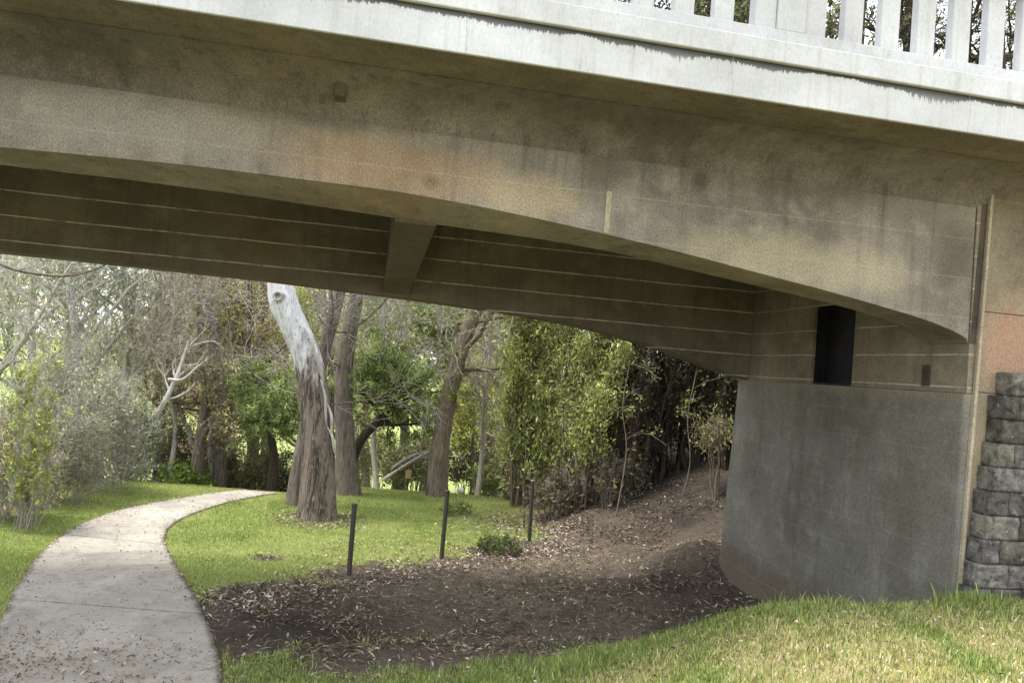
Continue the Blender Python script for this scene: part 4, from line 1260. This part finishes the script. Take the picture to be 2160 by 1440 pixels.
limb("dead_branch", "white dead limb slanting against the leaning vine trunk, upper one", [at(828, 985, 17.7), at(855, 968, 17.7), at(885, 955, 17.7), at(912, 950, 17.7)], 0.035, 0.022, M_BARK_PALE, [dict(n=3, t0=0.4, t1=0.9, ang=35, length=0.4, rr=0.5, P=6, curl=0.15)])
limb("bent_twig", "bare looped grey twigs beside the rust-topped post", [ground_at(1106, 1112), at(1106, 1085, 13.9), at(1114, 1066, 13.9), at(1128, 1062, 13.9), at(1142, 1072, 13.9)], 0.014, 0.008, M_BARK_GREY,
     [dict(n=5, t0=0.2, t1=0.9, ang=45, length=0.3, rr=0.7, P=6, curl=0.3)], "twig")

# -- log, pale boulder, small sign
la, lb = ground_at(1064, 1054), ground_at(1122, 1056)
la[2] += 0.07; lb[2] += 0.07
o = empty("fallen_log", (la + lb) / 2 - np.array([0, 0, 0.08]), "short grey log lying on the grass left of the rust-topped post", "log")
lp = np.linspace(0, 1, 12)[:, None] * (lb - la) + la
V, Q = tubes(lp[None], (np.array([0.001, 0.08, 0.1, 0.1, 0.105, 0.1, 0.1, 0.095, 0.09, 0.09, 0.08, 0.001]))[None], 12)
V += 0.012 * rng.normal(size=V.shape)
mesh("log_body", V, Q, None, M_BARK_GREY, o)


def rock(name, label, c, size, mat):
    bm = bmesh.new(); bmesh.ops.create_icosphere(bm, subdivisions=4, radius=1)
    V = np.array([v.co[:] for v in bm.verts]); T = np.array([[v.index for v in f.verts] for f in bm.faces]); bm.free()
    V = V * (1 + 0.35 * (fbm(V[:, 0:1] * 1.7 + 3, V[:, 1:2] * 1.7 + V[:, 2:3] * 2.1, 12) - 0.5))
    o = empty(name, c, label, "rock")
    mesh("rock_body", V * np.array(size) + c, None, T, mat, o, smoothf=True)
    return o


rock("boulder", "pale boulder showing behind the column tree left edge", at(1110, 985, 18.2) + np.array([0, 0, -0.1]), (0.28, 0.22, 0.2), M_ROCK)
c = ground_at(972, 1034); rock("boulder", "small pale stone at the back of the lawn right of the vine trunk", at(972, 1034, 18.0), (0.09, 0.08, 0.08), M_ROCK)
sg = at(861, 1000, 18.6)
sb = sg.copy(); sb[2] = terrain(sb[0], sb[1])
o = empty("park_sign", sb, "tiny yellow-orange notice board below the white dead limbs", "sign")
b = MB(); hw = 0.07
b.add([(sg[0] - hw, sg[1], sg[2] - 0.1), (sg[0] + hw, sg[1], sg[2] - 0.1), (sg[0] + hw, sg[1] + 0.02, sg[2] - 0.1), (sg[0] - hw, sg[1] + 0.02, sg[2] - 0.1),
       (sg[0] - hw, sg[1], sg[2] + 0.1), (sg[0] + hw, sg[1], sg[2] + 0.1), (sg[0] + hw, sg[1] + 0.02, sg[2] + 0.1), (sg[0] - hw, sg[1] + 0.02, sg[2] + 0.1)],
      [(3, 2, 1, 0), (4, 5, 6, 7), (0, 1, 5, 4), (1, 2, 6, 5), (2, 3, 7, 6), (3, 0, 4, 7)])
b.build("board", M_SIGN, o, 0.004)
V, Q = tubes([[sb - [0, 0, 0.1], sb, sg + [0, 0.05, 0], sg + [0, 0.05, 0.08]]], [[0.025] * 4], 8)
mesh("pole", V, Q, None, M_POST, o)

# -- low fern-like plant by the posts, and a smaller one on the soil
g0 = ground_at(1055, 1165)
bush("low_plant", "low leafy green plant in the leaf litter between the last two posts", "plant", 0, 0, g0[1], 100, 30, 800, 0.05, [(0.07, 0.12, 0.03), (0.11, 0.17, 0.04)], M_TWIG_BROWN, 26, 0.5, 0, splay=0.6, l2=0.5, sig=0.03, stem_r=0.005, base=g0, twign=5)
g0 = ground_at(960, 1085)
bush("low_plant", "tuft of darker weeds on the lawn right behind the middle post", "plant", 0, 0, g0[1], 70, 26, 500, 0.05, BRIGHT, M_TWIG_BROWN, 16, 0.4, 0, splay=0.6, l2=0.5, sig=0.02, stem_r=0.004, base=g0, twign=5)

# -- tall trees behind the bridge, seen through the balustrade slots
TALL = ((1335, 18, 40000, DARK + OLIVE, "tall leafy tree behind the left slots of the balustrade", 0.16, 0), (1460, 19, 40000, DARK + OLIVE, "tall leafy tree second from left behind the balustrade", 0.16, 10), (1560, 20, 40000, DARK + OLIVE, "tall leafy tree behind the white balustrade post", 0.16, 0),
        (1770, 20, 2500, OLIVE, "bare tall tree right behind the balustrade post", 0.24, 60), (1890, 21, 2500, OLIVE, "dark tall trunk behind the middle slots of the right panel", 0.28, 40),
        (2000, 21, 2500, OLIVE, "leaning tall trunk behind the right balustrade panel", 0.26, 50), (2085, 20, 3000, OLIVE, "thick tall trunk near the right end of the balustrade", 0.32, 20), (2170, 21, 6000, OLIVE, "tall tree at the right edge of the balustrade", 0.18, 30))
for (px, dp, nl, cols, lab, r_, ln) in TALL:
    b0 = at(px, 760, dp); b0[2] = terrain(b0[0], b0[1])
    tp = at(px + ln + 30, -420, dp)
    tree("tall_tree", lab, "tree", [b0, b0 * 0.7 + tp * 0.3 + [0.2, 0, 0], b0 * 0.4 + tp * 0.6 - [0.15, 0, 0], tp], r_, r_ * 0.45, M_BARK_DARK if nl < 9000 else M_BARK_GREY,
         [dict(n=16, t0=0.45, t1=1, ang=48, length=3.4, rr=0.42, P=10, curl=0.18, up=0.05), dict(n=9, t0=0.25, t1=1, ang=45, length=1.5, rr=0.4, P=7, curl=0.22), dict(n=6, t0=0.2, t1=1, ang=42, length=0.7, rr=0.45, P=5, curl=0.22)],
         dict(n=nl, size=0.12, asp=0.3, sig=0.15, droop=0.7, cols=cols))

# ------------------------------------------------------------------ grass, litter
def blades(name, xs, ys, h, wd, cols, lean=0.5, label="", seg=True):
    N = len(xs)
    z = terrain(xs, ys) - 0.008
    base = np.stack([xs, ys, z], -1)
    a = rng.uniform(0, 2 * np.pi, N)
    side = np.stack([np.cos(a), np.sin(a), np.zeros(N)], -1) * (wd * (0.6 + 0.8 * rng.random(N)))[:, None]
    ld = rng.uniform(0, 2 * np.pi, N); lm = np.abs(rng.normal(0, lean, N))
    lv_ = np.stack([np.cos(ld) * lm, np.sin(ld) * lm, np.ones(N)], -1)
    h = h * (0.45 + 0.75 * rng.random(N))
    mid = base + lv_ * np.array([0.35, 0.35, 0.58]) * h[:, None]
    tip = base + lv_ * np.array([1.0, 1.0, 1.0 - 0.0]) * h[:, None] / np.sqrt(1 + lm * lm)[:, None]
    V = np.stack([base - side, base + side, mid + side * 0.8, mid - side * 0.8, tip], 1).reshape(-1, 3)
    I = np.arange(N) * 5
    Q = np.stack([I, I + 1, I + 2, I + 3], -1); T = np.stack([I + 3, I + 2, I + 4], -1)
    o = mesh(name, V, Q, T, M_GRASS, None, np.repeat(cols, 5, 0))
    tag(o, label, "grass", kind='stuff')
    return o


def scatter(n, x0, x1, y0, y1, dens):
    xs = rng.uniform(x0, x1, n); ys = rng.uniform(y0, y1, n)
    k = rng.random(n) < dens(xs, ys)
    return xs[k], ys[k]


# near bank
def dens_near(x, y):
    s, D = sD(x, y)
    g_ = grass_amt(x, y)
    return np.where(on_path(x, y, 0.02), 0, np.clip(g_ * 1.1 - 0.05, 0, 1) * (0.6 + 0.4 * fbm(x * 3, y * 3, 2)) + 0.004)


xs, ys = scatter(330000, -2.8, 6.6, 3.6, 7.6, dens_near)
s_, D_ = sD(xs, ys)
k = (xs < 6.6) & (xs / np.maximum(ys, 1) < 0.86)
xs, ys, s_, D_ = xs[k], ys[k], s_[k], D_[k]
N = len(xs)
dr = dry_amt(xs, ys)
isdry = rng.random(N) < (0.12 + 0.58 * dr)
green = np.array([(0.19, 0.26, 0.07), (0.28, 0.35, 0.10), (0.14, 0.20, 0.06), (0.38, 0.43, 0.13)])[rng.integers(0, 4, N)]
straw = np.array([(0.62, 0.55, 0.29), (0.54, 0.48, 0.20), (0.72, 0.65, 0.42), (0.46, 0.48, 0.14)])[rng.integers(0, 4, N)]
cols = np.where(isdry[:, None], straw, green) * (1 + 0.2 * rng.normal(size=(N, 1))).clip(0.4, 1.7)
hh = 0.05 + 0.025 * smooth(4.9, 5.9, D_) * fbm(xs * 2.5, ys * 2.5, 7) + 0.05 * smooth(0.62, 0.8, fbm(xs * 1.3, ys * 1.3, 8))
hh = hh + 0.10 * np.exp(-(((s_ - 5.2) / 0.25) ** 2 + ((D_ - 5.75) / 0.3) ** 2))
hh = np.where(isdry, hh * 0.75, hh)
hh = hh * np.where(rng.random(N) < 0.05 * smooth(0.4, 0.7, fbm(xs * 2.0, ys * 2.0, 93)) + 0.004, 2.1, 1.0)
hh = hh + 0.11 * np.exp(-(((s_ - 3.9) / 0.22) ** 2 + ((D_ - 5.85) / 0.25) ** 2))
blades("grass", xs, ys, hh * (0.7 + 0.6 * fbm(xs * 4, ys * 4, 91)), 0.0036, cols, 0.6, "mixed green and straw-dry grass on the near bank")

xs, ys = scatter(2600, -1.5, 6.4, 3.8, 6.6, lambda x, y: 0.15 + 0.6 * dry_amt(x, y))
near_litter = (xs, ys)
# lawn beyond the bridge
def dens_lawn(x, y):
    return np.where(on_path(x, y, 0.0), 0, np.clip(grass_amt(x, y) * 1.05 - 0.1, 0, 1)) * np.where(y < 11, 1.0, 0.8)


xs, ys = scatter(520000, -12, 2.6, 7.4, 18.5, dens_lawn)
k = (xs > -0.72 * ys - 1.2)
xs, ys = xs[k], ys[k]
N = len(xs)
pn = fbm(xs * 0.9, ys * 0.9, 41)
yel = smooth(0.42, 0.68, pn)[:, None]
sdl = soil_sd(xs, ys)
dryl = (rng.random(N) < 0.10 + 0.25 * smooth(-1.6, -0.1, sdl) * (ys > 9))[:, None]
g1 = np.array([0.28, 0.36, 0.10]); g2 = np.array([0.42, 0.47, 0.17]); st = np.array([0.42, 0.38, 0.18])
cols = g1 * (1 - yel) + g2 * yel
cols = np.where(dryl, st, cols) * (1 + 0.2 * rng.normal(size=(N, 1))).clip(0.4, 1.7)
blades("grass", xs, ys, np.full(N, 0.042) + 0.03 * smooth(0.6, 0.8, fbm(xs * 2, ys * 2, 43)), 0.005, cols, 0.6, "bright green lawn grass either side of the curving path")

# leaf litter: under the posts, on the bank, over the soil, and blown on the path
def litter(xs, ys, size, pal, name, label, zoff=0.012, asp=0.32, zfun=None):
    N = len(xs)
    z = (terrain(xs, ys) if zfun is None else zfun(xs, ys)) + zoff
    a = rng.uniform(0, 2 * np.pi, N)
    d = np.stack([np.cos(a), np.sin(a), rng.normal(0, 0.35, N)], -1)
    b_ = np.stack([-np.sin(a), np.cos(a), rng.normal(0, 0.45, N)], -1)
    L = (size * rng.uniform(0.5, 1.4, N))[:, None]
    c = np.stack([xs, ys, z + np.abs(rng.normal(0, 0.008, N))], -1)
    V = np.stack([c - d * L / 2, c + b_ * L * asp / 2 + [0, 0, 0.006], c + d * L / 2, c - b_ * L * asp / 2 + [0, 0, 0.006]], 1).reshape(-1, 3)
    pal = np.asarray(pal, float)
    cl = pal[rng.integers(0, len(pal), N)] * (1 + 0.25 * rng.normal(size=(N, 1))).clip(0.35, 1.8)
    o = mesh(name, V, np.arange(N * 4).reshape(N, 4), None, M_LITTER, None, np.repeat(cl, 4, 0))
    tag(o, label, "leaf litter", kind='stuff')


def dens_lit(x, y):
    sd_ = soil_sd(x, y)
    band = 1.6 * np.exp(-((sd_ - 0.30) / 0.42) ** 2) * smooth(0.38, 0.6, fbm(x * 1.5, y * 1.5, 51) + 0.08) * (y > 8.0)
    bank = (0.75 - 0.35 * smooth(1.5, 3.5, x)) * smooth(0.30, 0.62, fbm(x * 1.5, y * 2.0, 57)) * smooth(11.6, 13.2, y) * smooth(-0.2, 0.6, sd_)
    patch = 0.9 * np.exp(-(((x - 0.35) / 0.8) ** 2 + ((y - 14.6) / 0.9) ** 2))
    tree_ = 0.8 * np.exp(-((np.hypot(x + 3.2, y - 13.7) - 0.5) / 0.3) ** 2)
    spots = 0.7 * np.exp(-(((x + 3.25) / 0.26) ** 2 + ((y - 11.0) / 0.18) ** 2))
    base = 0.05 * (sd_ > 0)
    return np.where(on_path(x, y), 0, np.clip(band + bank + patch + tree_ + spots + base, 0, 1))


litter(near_litter[0], near_litter[1], 0.036, [(0.34, 0.26, 0.18), (0.22, 0.15, 0.10), (0.46, 0.40, 0.30), (0.10, 0.07, 0.05)], "leaf_litter", "dead leaves and clippings caught in the grass of the near bank", 0.035, 0.35)
xs, ys = scatter(90000, -5, 6.5, 7.0, 17.5, dens_lit)
LIT = [(0.26, 0.20, 0.155), (0.16, 0.11, 0.08), (0.40, 0.33, 0.27), (0.10, 0.065, 0.045), (0.075, 0.048, 0.033), (0.12, 0.08, 0.055), (0.52, 0.46, 0.39), (0.60, 0.55, 0.48), (0.38, 0.32, 0.27)]
far_b = smooth(0.8, 2.0, xs) * smooth(11.8, 13, ys) > rng.random(len(xs))
LIT_SHADE = [(0.14, 0.095, 0.07), (0.10, 0.068, 0.05), (0.07, 0.048, 0.035), (0.20, 0.15, 0.115), (0.30, 0.25, 0.20)]  # litter colours darkened to paint in the shade on the bank
litter(xs[far_b], ys[far_b], 0.06, LIT_SHADE, "leaf_litter", "shade-darkened reddish brown leaf litter over the bank beside the pier")
xs, ys = xs[~far_b], ys[~far_b]
litter(xs, ys, 0.06, LIT, "leaf_litter", "brown and pale dry leaf litter in drifts along the line of posts")
xs, ys = scatter(12000, -2.6, 6.0, 5.8, 12.5, lambda x, y: np.where(on_path(x, y), 0, 0.35))
litter(xs, ys, 0.045, LIT, "leaf_litter", "scattered small dry leaves over the bare soil beneath the bridge")


xs, ys = scatter(26000, -3.2, 6.0, 5.6, 12.5, lambda x, y: np.where(on_path(x, y), 0, (grass_amt(x, y) < 0.6) * (0.25 + 0.75 * smooth(0.4, 0.65, fbm(x * 1.3, y * 2.4, 71)))))
litter(xs, ys, 0.10, [(0.30, 0.24, 0.16), (0.22, 0.17, 0.11), (0.12, 0.09, 0.06), (0.08, 0.06, 0.045), (0.36, 0.31, 0.20)], "leaf_litter", "thin straw and twig bits strewn over the bare earth under the bridge", 0.008, 0.09)


def dens_path(x, y):
    e = np.minimum(np.abs(x - np.interp(y, PLs[:195, 1], PLs[:195, 0])), np.abs(x - np.interp(y, PRs[:195, 1], PRs[:195, 0])))
    near = (1 - smooth(6.7, 7.9, y + 0.3 * (x + 3.4) + 0.8 * (fbm(x * 1.5, y * 1.5, 61) - 0.5))) * smooth(-2.3, -2.9, x)
    side = 0.35 * np.exp(-(e / 0.12) ** 2) * smooth(8, 9.5, y)
    sp_ = 0.05 * smooth(0.55, 0.75, fbm(x * 1.4, y * 1.4, 63)) + 0.02
    return np.where(on_path(x, y), np.clip(0.6 * near * smooth(0.25, 0.45, fbm(x * 3.5, y * 7, 62)) + side + sp_, 0, 1), 0)


xs, ys = scatter(60000, -7, -1.5, 5.5, 16, dens_path)
litter(xs, ys, 0.034, [(0.24, 0.16, 0.10), (0.13, 0.085, 0.055), (0.42, 0.31, 0.20), (0.52, 0.41, 0.29), (0.46, 0.35, 0.24), (0.09, 0.06, 0.04)], "leaf_litter", "small brown leaves and bark bits blown over the concrete path", 0.03, 0.4)
